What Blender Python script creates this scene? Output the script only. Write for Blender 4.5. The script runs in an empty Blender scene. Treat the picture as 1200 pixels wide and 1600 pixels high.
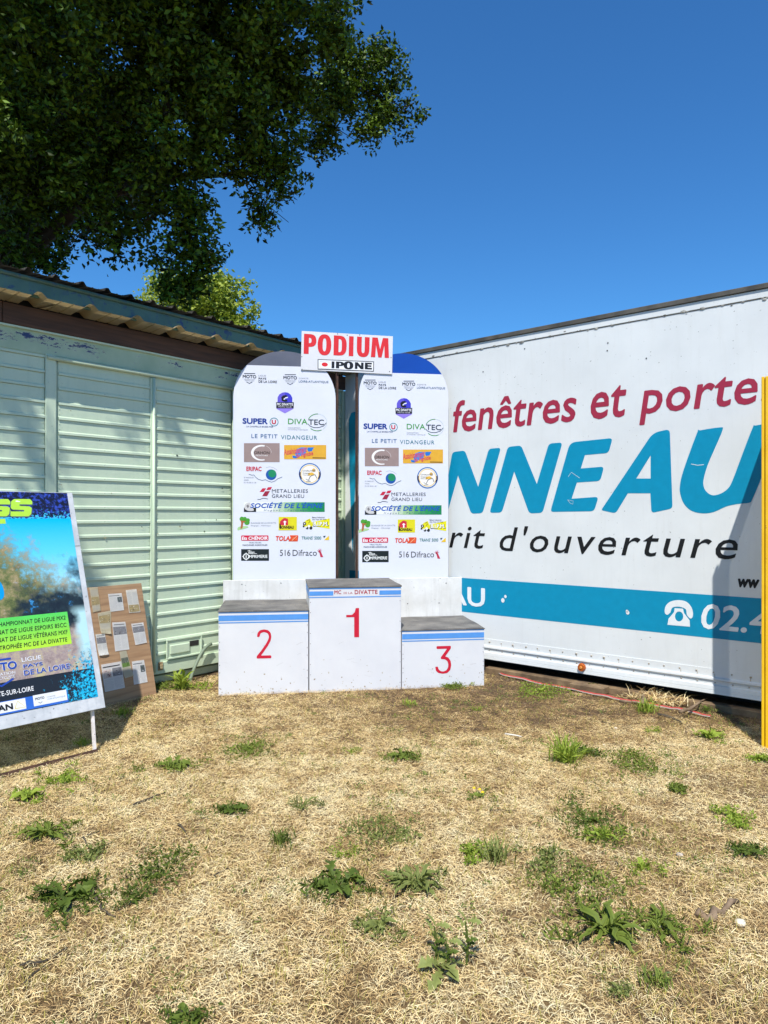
import bpy, bmesh, math, random
import numpy as np
from mathutils import Matrix, Vector, noise
from mathutils.geometry import tessellate_polygon
random.seed(7)
rng = np.random.default_rng(11)
scene = bpy.context.scene
COL = scene.collection
# ------------------------------------------------------------------ camera, sky, sun, exposure
F, CX, HZ, H = 1100.0, 600.0, 806.0, 1.6        # focal length and principal point measured on the photograph (px), eye height (m)
cam_d = bpy.data.cameras.new('camera'); cam = bpy.data.objects.new('camera', cam_d); COL.objects.link(cam)
cam.location = (0, 0, H); cam.rotation_euler = (math.radians(90), 0, 0)
cam_d.sensor_fit = 'VERTICAL'; cam_d.sensor_height = 36; cam_d.lens = F / 1600 * 36
cam_d.shift_y = 6 / 1600; cam_d.clip_start = .05; cam_d.clip_end = 3000
scene.camera = cam
world = bpy.data.worlds.new('World'); scene.world = world; world.use_nodes = True
wn = world.node_tree; wn.nodes.clear()
sky = wn.nodes.new('ShaderNodeTexSky'); sky.sky_type = 'NISHITA'; sky.sun_disc = False
sky.sun_elevation = math.radians(56.0); sky.sun_rotation = math.radians(186.8)
sky.altitude = 0; sky.air_density = 1.0; sky.dust_density = 0.0; sky.ozone_density = 4.0
hs = wn.nodes.new('ShaderNodeHueSaturation'); hs.inputs['Saturation'].default_value = 1.12
bg = wn.nodes.new('ShaderNodeBackground'); bg.inputs[1].default_value = .10
wo = wn.nodes.new('ShaderNodeOutputWorld')
tint = wn.nodes.new('ShaderNodeMix'); tint.data_type = 'RGBA'; tint.blend_type = 'MULTIPLY'; tint.inputs[0].default_value = 1; tint.inputs[7].default_value = (.53, .97, 1.24, 1)   # the camera's colour balance
wn.links.new(sky.outputs[0], hs.inputs['Color']); wn.links.new(hs.outputs[0], tint.inputs[6]); wn.links.new(tint.outputs[2], bg.inputs[0]); wn.links.new(bg.outputs[0], wo.inputs[0])
SUN = Vector((.115, .97, -1.46)).normalized()
sl = bpy.data.lights.new('sun', 'SUN'); sl.energy = 4.6; sl.angle = math.radians(.53); sl.color = (1, .965, .9)
so = bpy.data.objects.new('sun', sl); COL.objects.link(so); so.rotation_euler = SUN.to_track_quat('-Z', 'Y').to_euler(); so.location = (0, -5, 12)
vs = scene.view_settings; vs.view_transform = 'Standard'; vs.look = 'None'; vs.exposure = 0.42; vs.gamma = 1; vs.use_curve_mapping = False
scene.render.engine = 'CYCLES'; scene.cycles.max_bounces = 8; scene.cycles.diffuse_bounces = 4

# ------------------------------------------------------------------ helpers
def srgb(r, g, b):
    f = lambda c: (c / 255 / 12.92) if c <= 10 else ((c / 255 + .055) / 1.055) ** 2.4
    return (f(r), f(g), f(b), 1)
def gp(px, py, z=0):
    Y = (H - z) * F / (py - HZ); return Vector(((px - CX) / F * Y, Y, z))
def tag(o, label=None, cat=None, group=None, kind=None):
    if label: o['label'] = label
    if cat: o['category'] = cat
    if group: o['group'] = group
    if kind: o['kind'] = kind
    return o
class Frame:
    """a surface in the place: origin, right, up, outward"""
    def __init__(s, O, U, V=(0, 0, 1), k=1.0):
        s.O = Vector(O); s.U = Vector(U).normalized(); s.V = Vector(V).normalized(); s.N = s.U.cross(s.V).normalized()
        s.M = Matrix.Translation(s.O) @ Matrix((s.U, s.V, s.N)).transposed().to_4x4() @ Matrix.Scale(k, 4)
    def uv(s, px, py, n=0):
        d = Vector(((px - CX) / F, 1, (HZ - py) / F)); e = Vector((0, 0, H)); O = s.O + s.N * n
        t = (O - e).dot(s.N) / d.dot(s.N); p = e + d * t - O
        return (p.dot(s.U), p.dot(s.V))
def thing(name, frame, label, cat, group=None):
    o = bpy.data.objects.new(name, None); COL.objects.link(o); o.empty_display_size = .1
    o.matrix_world = frame.M if isinstance(frame, Frame) else Matrix.Translation(Vector(frame))
    return tag(o, label, cat, group)
def link(name, me, parent=None, M=None):
    o = bpy.data.objects.new(name, me); COL.objects.link(o)
    if parent is not None: o.parent = parent
    if M is not None: o.matrix_local = M
    return o
def bm_obj(name, bm, mats, parent=None, smooth=False, M=None):
    me = bpy.data.meshes.new(name); bmesh.ops.recalc_face_normals(bm, faces=bm.faces); bm.to_mesh(me); bm.free()
    for m in (mats if isinstance(mats, (list, tuple)) else [mats]): me.materials.append(m)
    if smooth: me.polygons.foreach_set('use_smooth', [True] * len(me.polygons))
    return link(name, me, parent, M)
def box(bm, a0, a1, b0, b1, c0, c1, bev=0, mi=0):
    r = bmesh.ops.create_cube(bm, size=1)
    for v in r['verts']:
        v.co = Vector(((a0 + a1) / 2 + v.co.x * (a1 - a0), (b0 + b1) / 2 + v.co.y * (b1 - b0), (c0 + c1) / 2 + v.co.z * (c1 - c0)))
    fs = {f for v in r['verts'] for f in v.link_faces}
    for f in fs: f.material_index = mi
    if bev:
        es = list({e for f in fs for e in f.edges})
        bmesh.ops.bevel(bm, geom=es, offset=bev, segments=1, affect='EDGES', profile=.5)
def boxo(name, a0, a1, b0, b1, c0, c1, mat, parent=None, bev=0):
    bm = bmesh.new(); box(bm, a0, a1, b0, b1, c0, c1, bev); return bm_obj(name, bm, mat, parent)
def profile(bm, pts, u0, u1, closed=False, nseg=1, mi=0):
    """extrude a (v, n) polyline along u"""
    rows = []
    for k in range(nseg + 1):
        u = u0 + (u1 - u0) * k / nseg
        rows.append([bm.verts.new((u, v, n)) for v, n in pts])
    m = len(pts)
    for a, b in zip(rows, rows[1:]):
        for i in range(m if closed else m - 1):
            f = bm.faces.new((a[i], b[i], b[(i + 1) % m], a[(i + 1) % m])); f.material_index = mi
    if closed:
        bm.faces.new(rows[0]); bm.faces.new(list(reversed(rows[-1])))
def tube(bm, pts, radii, seg=8, mi=0, cap=True):
    pts = [Vector(p) for p in pts]; rings = []
    for i, p in enumerate(pts):
        t = (pts[min(i + 1, len(pts) - 1)] - pts[max(i - 1, 0)]).normalized()
        a = t.orthogonal().normalized() if i == 0 else (a - t * a.dot(t)).normalized()
        b = t.cross(a); r = radii[i] if isinstance(radii, (list, tuple)) else radii
        rings.append([bm.verts.new(p + (a * math.cos(q) + b * math.sin(q)) * r) for q in [2 * math.pi * k / seg for k in range(seg)]])
    for A, B in zip(rings, rings[1:]):
        for k in range(seg):
            f = bm.faces.new((A[k], A[(k + 1) % seg], B[(k + 1) % seg], B[k])); f.material_index = mi
    if cap: bm.faces.new(rings[0][::-1]); bm.faces.new(rings[-1])

# ---------- materials
def new_mat(name):
    m = bpy.data.materials.new(name); m.use_nodes = True; nt = m.node_tree
    return m, nt, nt.nodes['Principled BSDF']
def N(nt, t, **kw):
    n = nt.nodes.new(t)
    for k, v in kw.items():
        if k.startswith('i_'):
            key = k[2:]; n.inputs[int(key) if key.isdigit() else key.replace('_', ' ')].default_value = v
        else: setattr(n, k, v)
    return n
def noise_n(nt, scale, detail=5, rough=.6, coord='Object', vec=None, mapscale=None):
    n = N(nt, 'ShaderNodeTexNoise'); n.inputs['Scale'].default_value = scale; n.inputs['Detail'].default_value = detail; n.inputs['Roughness'].default_value = rough
    tc = N(nt, 'ShaderNodeTexCoord'); src = tc.outputs[coord]
    if mapscale:
        mp = N(nt, 'ShaderNodeMapping'); mp.inputs['Scale'].default_value = mapscale; nt.links.new(src, mp.inputs[0]); src = mp.outputs[0]
    nt.links.new(src, n.inputs['Vector']); return n
def ramp(nt, src, stops, interp='LINEAR'):
    r = N(nt, 'ShaderNodeValToRGB'); r.color_ramp.interpolation = interp
    el = r.color_ramp.elements
    while len(el) < len(stops): el.new(.5)
    for e, (p, c) in zip(el, stops):
        e.position = p; e.color = c if isinstance(c, (tuple, list)) else (c, c, c, 1)
    nt.links.new(src, r.inputs[0]); return r
def mix(nt, fac, a, b, blend='MIX'):
    m = N(nt, 'ShaderNodeMix', data_type='RGBA', blend_type=blend)
    for s, v in ((m.inputs[0], fac), (m.inputs[6], a), (m.inputs[7], b)):
        if isinstance(v, bpy.types.NodeSocket): nt.links.new(v, s)
        else: s.default_value = v
    return m.outputs[2]
def math_n(nt, op, a, b=0.0, clamp=False):
    m = N(nt, 'ShaderNodeMath', operation=op, use_clamp=clamp)
    for s, v in ((m.inputs[0], a), (m.inputs[1], b)):
        if isinstance(v, bpy.types.NodeSocket): nt.links.new(v, s)
        else: s.default_value = v
    return m.outputs[0]
def bump(nt, p, src, strength=.3, dist=.01):
    b = N(nt, 'ShaderNodeBump'); b.inputs['Strength'].default_value = strength; b.inputs['Distance'].default_value = dist
    nt.links.new(src, b.inputs['Height']); nt.links.new(b.outputs[0], p.inputs['Normal'])
def worn(name, c1, c2, rough=.5, scale=3, speck=None, speck_scale=90, speck_th=.72, bstr=.15, bscale=30, spec=.5, metal=0, streak=None):
    """base paint, blotches, streaks and dirt specks"""
    m, nt, p = new_mat(name)
    n = noise_n(nt, scale); r = ramp(nt, n.outputs[0], [(.35, c1), (.68, c2)]); out = r.outputs[0]
    if streak:
        n3 = noise_n(nt, 2.2, 6, .65, mapscale=(9, .8, 9)); s = ramp(nt, n3.outputs[0], [(.52, 0), (.75, 1)])
        out = mix(nt, math_n(nt, 'MULTIPLY', s.outputs[0], .5), out, streak)
    if speck:
        n2 = noise_n(nt, speck_scale, 3, .5); n2b = noise_n(nt, 2.5, 3, .6)
        s = ramp(nt, n2.outputs[0], [(speck_th, 0), (speck_th + .03, 1)]); q = ramp(nt, n2b.outputs[0], [(.42, 0), (.6, 1)])
        out = mix(nt, math_n(nt, 'MULTIPLY', s.outputs[0], q.outputs[0]), out, speck)
    nt.links.new(out, p.inputs['Base Color']); p.inputs['Roughness'].default_value = rough; p.inputs['Metallic'].default_value = metal
    p.inputs['Specular IOR Level'].default_value = spec
    nb = noise_n(nt, bscale); bump(nt, p, nb.outputs[0], bstr, .004)
    return m
_pm = {}
def ink(r, g, b, rough=.45):
    k = (r, g, b, rough)
    if k not in _pm:
        m, nt, p = new_mat('ink'); c = srgb(r, g, b)
        n = noise_n(nt, 14); d = tuple(x * .9 for x in c[:3]) + (1,)
        nt.links.new(ramp(nt, n.outputs[0], [(.3, d), (.7, c)]).outputs[0], p.inputs['Base Color'])
        p.inputs['Roughness'].default_value = rough; p.inputs['Specular IOR Level'].default_value = .3; _pm[k] = m
    return _pm[k]

# ---------- flat print: polygons and lettering on a frame
def round_poly(pts, r, seg=4):
    out = []; n = len(pts)
    for i in range(n):
        p0, p, p1 = Vector(pts[i - 1]), Vector(pts[i]), Vector(pts[(i + 1) % n])
        a, b = p0 - p, p1 - p; la, lb = a.length, b.length
        rr = r[i] if isinstance(r, (list, tuple)) else r
        q = min(rr, la * .45, lb * .45)
        if q < 1e-5: out.append(tuple(p)); continue
        A, B = p + a.normalized() * q, p + b.normalized() * q
        for k in range(seg + 1):
            t = k / seg; out.append(tuple(A * (1 - t) ** 2 + p * 2 * t * (1 - t) + B * t * t))
    return out
def smooth_loop(pts, seg=4):
    """closed Catmull-Rom through the points"""
    out = []; n = len(pts)
    for i in range(n):
        p0, p1, p2, p3 = [Vector(pts[(i + k) % n]) for k in (-1, 0, 1, 2)]
        for k in range(seg):
            t = k / seg
            out.append(tuple(.5 * ((2 * p1) + (p2 - p0) * t + (2 * p0 - 5 * p1 + 4 * p2 - p3) * t * t + (3 * p1 - p0 - 3 * p2 + p3) * t ** 3)))
    return out
def circle(c, r, n=28, ry=None):
    return [(c[0] + r * math.cos(2 * math.pi * k / n), c[1] + (ry or r) * math.sin(2 * math.pi * k / n)) for k in range(n)]
_tc = {}
def text_geo(s, bold=0, shear=0, space=1.0, face=0):
    k = (s, shear, space, face)
    if k not in _tc:
        c = bpy.data.curves.new('lettering', 'FONT'); c.body = s; c.size = 1; c.shear = shear; c.space_character = space; c.resolution_u = 3
        o = bpy.data.objects.new('lettering', c); COL.objects.link(o)
        dg = bpy.context.evaluated_depsgraph_get(); dg.update(); me = bpy.data.meshes.new_from_object(o.evaluated_get(dg))
        V = np.array([v.co[:2] for v in me.vertices]); Fs = [tuple(p.vertices) for p in me.polygons]
        bpy.data.objects.remove(o); bpy.data.curves.remove(c); bpy.data.meshes.remove(me); _tc[k] = (V, Fs)
    return _tc[k]
class Print:
    def __init__(s): s.v = []; s.f = []; s.m = []; s.mats = []
    def mi(s, mat):
        if mat not in s.mats: s.mats.append(mat)
        return s.mats.index(mat)
    def poly(s, loops, col, off=.0015):
        if not isinstance(loops[0][0], (tuple, list)): loops = [loops]
        mi = s.mi(ink(*col)); b = len(s.v)
        vs_ = [[Vector((p[0], p[1], 0)) for p in l] for l in loops]
        s.v += [(p[0], p[1], off) for l in loops for p in l]
        flat = [p for l in vs_ for p in l]
        for t in tessellate_polygon(vs_):
            a, b2, c = (flat[i] for i in t)
            if (b2 - a).cross(c - a).z < 0: t = (t[0], t[2], t[1])
            s.f.append(tuple(b + i for i in t)); s.m.append(mi)
    def rect(s, u0, u1, v0, v1, col, off=.0015): s.poly([(u0, v0), (u1, v0), (u1, v1), (u0, v1)], col, off)
    def line(s, pts, w, col, off=.0015):
        L, R = [], []
        for i, p in enumerate(pts):
            a, b = Vector(pts[max(i - 1, 0)]), Vector(pts[min(i + 1, len(pts) - 1)]); d = (b - a).normalized(); n = Vector((-d.y, d.x)) * w / 2
            L.append(tuple(Vector(p) + n)); R.append(tuple(Vector(p) - n))
        mi = s.mi(ink(*col)); b = len(s.v)
        s.v += [(p[0], p[1], off) for q in zip(R, L) for p in q]
        for i in range(len(pts) - 1): s.f.append((b + 2 * i, b + 2 * i + 2, b + 2 * i + 3, b + 2 * i + 1)); s.m.append(mi)
    def ring(s, c, r0, r1, col, off=.0015): s.poly([circle(c, r1, 32), circle(c, r0, 32)[::-1]], col, off)
    def text(s, t, u0, u1, v0, v1, col, bold=0, shear=0, space=1.0, off=.002, rot=0, face=0):
        V, Fs = text_geo(t, 0, shear, space, face); lo, hi = V.min(0), V.max(0); bo = max(bold, 0) * .8
        lo, hi = lo - bo, hi + bo; mi = s.mi(ink(*col))
        st = [(0, 0)] + ([(bo * math.cos(q), bo * math.sin(q)) for q in [math.pi * k / 4 for k in range(8)]] if bo else [])
        for i_, (dx, dy) in enumerate(st):      # heavier weights: the outline laid down again, shifted, each print a hair above the last
            b = len(s.v)
            for x, y in (V + np.array([dx, dy]) - lo) / np.maximum(hi - lo, 1e-6):
                u, v = u0 + x * (u1 - u0), v0 + y * (v1 - v0)
                if rot: v += (x - .5) * (u1 - u0) * rot
                s.v.append((u, v, off + i_ * .00006))
            for f in Fs: s.f.append(tuple(b + i for i in f)); s.m.append(mi)
    def build(s, name, parent):
        me = bpy.data.meshes.new(name); me.from_pydata(s.v, [], s.f)
        for m in s.mats: me.materials.append(m)
        me.polygons.foreach_set('material_index', s.m); me.update(); return link(name, me, parent)

# ---------- shared materials
M_green = worn('pale_green_paint', srgb(192, 208, 180), srgb(202, 217, 190), .42, 2.5, srgb(120, 130, 105), 60, .70, .25, 12, streak=srgb(176, 196, 170))
M_green_d = worn('green_fascia_paint', srgb(66, 98, 88), srgb(84, 118, 104), .5, 4, srgb(40, 60, 110), 18, .6, .2, 20, streak=srgb(60, 84, 130))
def peeling():
    m, nt, p = new_mat('peeling_green_paint')
    tc = N(nt, 'ShaderNodeTexCoord'); sep = N(nt, 'ShaderNodeSeparateXYZ'); nt.links.new(tc.outputs['Object'], sep.inputs[0])
    n = noise_n(nt, 8, 10, .8, mapscale=(1, 2.6, 1)); big = noise_n(nt, 1.1, 2, .5, mapscale=(1, .2, 1))
    band = ramp(nt, math_n(nt, 'MULTIPLY', math_n(nt, 'SUBTRACT', sep.outputs[1], 2.90), 6), [(0, 0), (.55, 1), (.8, 1), (1, .2)])
    a = math_n(nt, 'MULTIPLY', ramp(nt, big.outputs[0], [(.42, 0), (.56, 1)]).outputs[0], band.outputs[0])
    k = math_n(nt, 'ADD', n.outputs[0], math_n(nt, 'MULTIPLY', a, .16))
    blue = ramp(nt, k, [(.672, 0), (.682, 1)]); edge = ramp(nt, k, [(.655, 0), (.664, 1)])
    base = ramp(nt, noise_n(nt, 3).outputs[0], [(.3, srgb(158, 182, 152)), (.7, srgb(184, 202, 174))]).outputs[0]
    c = mix(nt, edge.outputs[0], base, srgb(205, 215, 200)); c = mix(nt, blue.outputs[0], c, srgb(46, 66, 112))
    nt.links.new(c, p.inputs['Base Color']); p.inputs['Roughness'].default_value = .55
    inv = math_n(nt, 'SUBTRACT', 1.0, blue.outputs[0]); bump(nt, p, inv, .6, .003); return m
M_peel = peeling()
M_white_truck = worn('trailer_white', srgb(208, 211, 211), srgb(217, 220, 220), .42, 1.6, srgb(120, 118, 112), 40, .70, .10, 3, streak=srgb(203, 205, 203))
M_white = worn('white_board_paint', srgb(206, 206, 209), srgb(213, 213, 215), .5, 3, srgb(120, 115, 110), 60, .76, .12, 30)
M_white_old = worn('old_white_paint', srgb(205, 203, 198), srgb(222, 221, 218), .55, 5, srgb(90, 85, 78), 45, .70, .2, 30, streak=srgb(180, 178, 172))
M_banner = worn('banner_vinyl', srgb(207, 209, 219), srgb(213, 215, 225), .38, 2, None, bstr=.06, bscale=3)
M_mat = worn('black_rubber_mat', srgb(82, 80, 78), srgb(120, 117, 112), .75, 5, srgb(150, 140, 120), 70, .62, .5, 40)
M_rust = worn('rusty_steel', srgb(52, 34, 26), srgb(84, 56, 42), .8, 14, None, bstr=.4)
M_dark = worn('dark_steel', srgb(28, 27, 26), srgb(44, 41, 38), .75, 5)
M_trim = worn('weathered_dark_trim', srgb(58, 56, 52), srgb(92, 88, 80), .7, 6)
M_yel = worn('yellow_paint', srgb(226, 176, 12), srgb(236, 190, 30), .4, 4, srgb(120, 80, 20), 50, .72)
M_timber = worn('old_timber', srgb(92, 74, 54), srgb(138, 114, 84), .85, 8, None, bstr=.5, bscale=40)
M_bark = worn('oak_bark', srgb(48, 42, 34), srgb(84, 74, 60), .95, 9, None, bstr=1, bscale=25)
def wood(name, c1, c2, c3, sc):
    m, nt, p = new_mat(name)
    n = noise_n(nt, 2.5, 6, .6, mapscale=sc); w = N(nt, 'ShaderNodeTexWave'); w.inputs['Scale'].default_value = 2.5; w.inputs['Distortion'].default_value = 7; w.inputs['Detail'].default_value = 3
    w.bands_direction = 'Y'; mp = N(nt, 'ShaderNodeMapping'); mp.inputs['Scale'].default_value = (.5, 2.6, 1); tc = N(nt, 'ShaderNodeTexCoord')
    nt.links.new(tc.outputs['Object'], mp.inputs[0]); nt.links.new(mp.outputs[0], w.inputs[0])
    a = ramp(nt, n.outputs[0], [(.3, c1), (.7, c2)]).outputs[0]
    nt.links.new(mix(nt, math_n(nt, 'MULTIPLY', ramp(nt, w.outputs[0], [(.6, 0), (.98, 1)]).outputs[0], .28), a, c3), p.inputs['Base Color']); p.inputs['Roughness'].default_value = .7
    bump(nt, p, n.outputs[0], .3, .003); return m
M_ply = wood('plywood', srgb(144, 112, 82), srgb(168, 136, 102), srgb(104, 76, 52), (1, 9, 1))
M_brown = wood('dark_stained_board', srgb(66, 44, 32), srgb(92, 62, 44), srgb(46, 32, 24), (1, 9, 1))
def leaf_mat(name, c1, c2, trans=.3, rough=.45, spec=.2):
    m, nt, p = new_mat(name)
    at = N(nt, 'ShaderNodeAttribute', attribute_name='tone'); r = ramp(nt, at.outputs['Fac'], [(0, c1), (1, c2)])
    nt.links.new(r.outputs[0], p.inputs['Base Color']); p.inputs['Roughness'].default_value = rough; p.inputs['Specular IOR Level'].default_value = spec
    tr = N(nt, 'ShaderNodeBsdfTranslucent'); nt.links.new(mix(nt, 1.0, r.outputs[0], (.95, 1.0, .45, 1), 'MULTIPLY'), tr.inputs[0])
    ms = N(nt, 'ShaderNodeMixShader'); ms.inputs[0].default_value = trans
    nt.links.new(p.outputs[0], ms.inputs[1]); nt.links.new(tr.outputs[0], ms.inputs[2]); nt.links.new(ms.outputs[0], nt.nodes['Material Output'].inputs[0]); return m

# ------------------------------------------------------------------ ground
def hgt(x, y):
    a = noise.noise(Vector((x * .7, y * .7, 3))) * .018 + noise.noise(Vector((x * 3, y * 3, 9))) * .008 + noise.noise(Vector((x * 11, y * 11, 1))) * .004
    return a * min(1, max(.15, 1.4 - abs(y - 4) * .08)) - .004
def ground_mat():
    m, nt, p = new_mat('dry_soil')
    a = noise_n(nt, 3.2, 8, .7); b = noise_n(nt, 26, 8, .7); c = noise_n(nt, 130, 4, .6)
    straw = ramp(nt, b.outputs[0], [(.3, srgb(84, 66, 46)), (.5, srgb(134, 110, 76)), (.72, srgb(190, 166, 118))]).outputs[0]
    soil = ramp(nt, b.outputs[0], [(.3, srgb(58, 46, 36)), (.7, srgb(134, 112, 88))]).outputs[0]
    tc = N(nt, 'ShaderNodeTexCoord'); sep = N(nt, 'ShaderNodeSeparateXYZ'); nt.links.new(tc.outputs['Object'], sep.inputs[0])
    far = math_n(nt, 'MULTIPLY', math_n(nt, 'SUBTRACT', sep.outputs[1], 4.6), .12, True)
    k = ramp(nt, math_n(nt, 'ADD', a.outputs[0], far), [(.5, 0), (.68, 1)])
    col = mix(nt, k.outputs[0], straw, soil)
    col = mix(nt, math_n(nt, 'MULTIPLY', ramp(nt, c.outputs[0], [(.35, 1), (.5, 0)]).outputs[0], .5), col, srgb(70, 56, 40))
    nt.links.new(col, p.inputs['Base Color']); p.inputs['Roughness'].default_value = .95; p.inputs['Specular IOR Level'].default_value = .1
    bump(nt, p, math_n(nt, 'ADD', b.outputs[0], math_n(nt, 'MULTIPLY', c.outputs[0], .5)), .9, .03); return m
def ax(lo, mid0, mid1, hi, step, n):
    g = list(np.arange(mid0, mid1 + 1e-6, step)); a = [mid0 - (mid0 - lo) * (k / n) ** 3 for k in range(n, 0, -1)]; b = [mid1 + (hi - mid1) * (k / n) ** 3 for k in range(1, n + 1)]
    return a + g + b
xs = ax(-600, -6, 6, 600, .06, 12); ys = ax(-600, -1, 9, 600, .06, 12)
gv = [(x, y, hgt(x, y) if abs(x) < 8 and -2 < y < 11 else -.004) for y in ys for x in xs]; nx = len(xs)
gf = [(j * nx + i, j * nx + i + 1, (j + 1) * nx + i + 1, (j + 1) * nx + i) for j in range(len(ys) - 1) for i in range(nx - 1)]
me = bpy.data.meshes.new('ground'); me.from_pydata(gv, [], gf); me.materials.append(ground_mat()); me.polygons.foreach_set('use_smooth', [True] * len(gf))
tag(link('ground', me), 'dry trampled ground of brown soil and bleached straw', kind='structure')

# ------------------------------------------------------------------ shed (old green van body used as a shed)
SK = 1.035      # size of the shed relative to the first measurement
SF = Frame((-2.07 * SK, 6.42 * SK, H * (1 - SK)), (.642, .766, 0), k=SK)
shed = thing('shed', SF, 'pale green ribbed metal shed with brown eave board behind the plywood notice board', 'shed')
M_beige = worn('beige_sheet', srgb(170, 156, 126), srgb(188, 174, 142), .6, 5, srgb(140, 120, 90), 30, .68)
boxo('wall', -6, 2.5, .16, 3.07, -2.4, -.03, M_green, shed)
boxo('roof_core', -5.98, 2.49, 3.071, 3.39, -2.4, -.024, M_dark, shed)
PITCH, V0 = .121, 1.90 - .121 * 14
def strip_profile(): return [(-.002, -.004), (0, .0105), (.018, .0095), (.027, .0005), (PITCH - .004, .0), (PITCH - .004, -.006)]
def clad(parent, u0, u1, k0, k1, tail=True):
    bm = bmesh.new(); nseg = max(2, int((u1 - u0) / .25)); profile(bm, strip_profile(), u0, u1, nseg=nseg)
    for v in bm.verts:
        if v.co.y > .04: v.co.z += noise.noise(Vector((v.co.x * 3, u0, 1))) * .003
    first = bm_obj('cladding_strip', bm, M_green, parent); first.location = (0, V0 + k0 * PITCH, 0)
    for k in range(k0 + 1, k1):
        c = first.copy(); COL.objects.link(c); c.location = (0, V0 + k * PITCH, 0)
door = bm_obj('door', (lambda b: (box(b, -.92, .84, .17, 2.85, -.02, -.006), b)[1])(bmesh.new()), M_green, shed)
clad(door, -.905, -.075, 1, 22); clad(door, -.01, .825, 1, 22)
boxo('mullion', -.072, -.014, .17, 2.85, -.004, .012, M_green, door, .004)
bm = bmesh.new(); tube(bm, [(-.043, .18, .017), (-.043, 2.85, .017)], .013, 8); bm_obj('astragal', bm, M_green, door, True)
clad(shed, -2.1, -1.015, 1, 23); clad(shed, -3.3, -2.2, 1, 23); clad(shed, -4.5, -3.4, 1, 23); clad(shed, .925, 2.43, 1, 23)
for a, b, n in ((-1.012, -.925, .016), (.845, .915, .016), (2.435, 2.53, .03), (-2.195, -2.105, .016), (-3.395, -3.305, .016)):
    boxo('post', a, b, .16, 2.9 if n < .02 else 3.07, -.004, n, M_green, shed, .005)
boxo('header_panel', -6, 2.434, 2.892, 3.068, -.028, .010, M_peel, shed, .003)
bm = bmesh.new(); tube(bm, [(-1.0, 2.872, .024), (.92, 2.872, .024)], .017, 8); bm_obj('drip_rail', bm, M_green, shed, True)
bm = bmesh.new(); profile(bm, [(3.06, .012), (3.06, .034), (3.075, .034), (3.075, .012)], -6, 2.43, True); bm_obj('moulding', bm, M_green, shed)
boxo('kick_plate', -6, 2.434, .155, .26, -.028, .012, M_green, shed, .003)
boxo('base_beam', -6, 2.5, .055, .125, -.14, -.06, M_green, shed, .008)
boxo('chassis_beam', -6, 2.4, -.02, .10, -1.6, -1.45, M_dark, shed)
bx0 = -6
for L in (2.2, 2.45, 2.62, 1.2):
    boxo('eave_board', bx0 + .002, min(bx0 + L, 2.5) - .002, 3.078, 3.235, -.02, .045, M_brown, shed, .004); bx0 += L
# beige corrugated soffit sheet and dark roof sheet
def corr(u0, u1, pitch, hh, base, top, prof=(0, .72, .80, .88, .96), z_in=3.3, z_out=3.27, n_in=.04, n_out=.28, small=True, ph=0):
    bm = bmesh.new(); pts = []; u = u0
    while u < u1:
        for f, h_ in ((0, 0), (.22, 0), (.24, .006), (.26, 0), (.46, 0), (.48, .006), (.50, 0), (.70, 0), (.80, hh), (.88, hh), (.985, 0)): pts.append((u + f * pitch, h_))
        u += pitch
    A = [bm.verts.new((x, z_in + h_, n_in)) for x, h_ in pts]; B = [bm.verts.new((x, z_out + h_, n_out)) for x, h_ in pts]
    for i in range(len(pts) - 1): bm.faces.new((A[i], A[i + 1], B[i + 1], B[i]))
    bmesh.ops.solidify(bm, geom=bm.faces[:], thickness=.002); return bm
bm_obj('soffit_sheet', corr(-6.03, 2.5, .41, .036, 0, 0, z_in=3.243, z_out=3.262), M_beige, shed)
boxo('fascia', -6, 2.56, 3.276, 3.425, .17, .205, M_green_d, shed, .004)
bm = bmesh.new(); tube(bm, [(-6, 3.405, .215), (2.56, 3.405, .215)], .016, 6); bm_obj('fascia_bead', bm, M_green_d, shed)
bm_obj('roof_sheet', corr(-6.05, 2.5, .21, .03, 0, 0, z_in=3.75, z_out=3.437, n_in=-2.6, n_out=.27), M_trim, shed)
P = Print()
rc_ = random.Random(4)
for _ in range(46):
    u_, v_ = rc_.uniform(-1.9, .82), rc_.uniform(.5, 2.6); w_ = rc_.uniform(.004, .012)
    P.poly([(u_ + w_ * rc_.uniform(.5, 1.2) * math.cos(a), v_ + w_ * rc_.uniform(.4, 1.1) * math.sin(a)) for a in [k * math.pi / 4 for k in range(8)]], rc_.choice([(150, 152, 118), (176, 172, 140), (96, 106, 92), (208, 216, 204)]), .0125)
o = P.build('paint_chips', shed); o['kind'] = 'stuff'
# latch, bracket, hose
latch = bm_obj('latch_recess', (lambda b: (box(b, .09, .46, .285, .45, .014, .020, .003), b)[1])(bmesh.new()), M_green, shed)
boxo('latch_bar', .12, .33, .320, .405, .021, .034, M_green, latch, .006)
boxo('latch_slot', .335, .435, .365, .415, .0205, .023, M_dark, latch)
bm = bmesh.new()
for a, b in ((.08, .47),): box(bm, a, b, .445, .462, .018, .030, .003); box(bm, a, b, .276, .292, .018, .030, .003); box(bm, a, a + .015, .292, .445, .018, .03, .003); box(bm, b - .015, b, .292, .445, .018, .03, .003)
bm_obj('latch_frame', bm, M_green, latch)
bm = bmesh.new(); box(bm, .0, .052, .19, .265, .012, .022, .004); box(bm, .012, .04, .205, .245, .022, .04, .004)
bm_obj('bracket', bm, worn('rusty_bracket_paint', srgb(150, 120, 80), srgb(180, 168, 130), .8, 40, srgb(90, 60, 40), 60, .5), shed)
bm = bmesh.new()      # rivet rows beside the posts and along the kick plate
def rivet(bm, u, v, n, r): 
    s = bmesh.ops.create_icosphere(bm, subdivisions=1, radius=r, matrix=Matrix.Translation((u, v, n)) @ Matrix.Diagonal((1, 1, .5, 1)))
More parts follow.
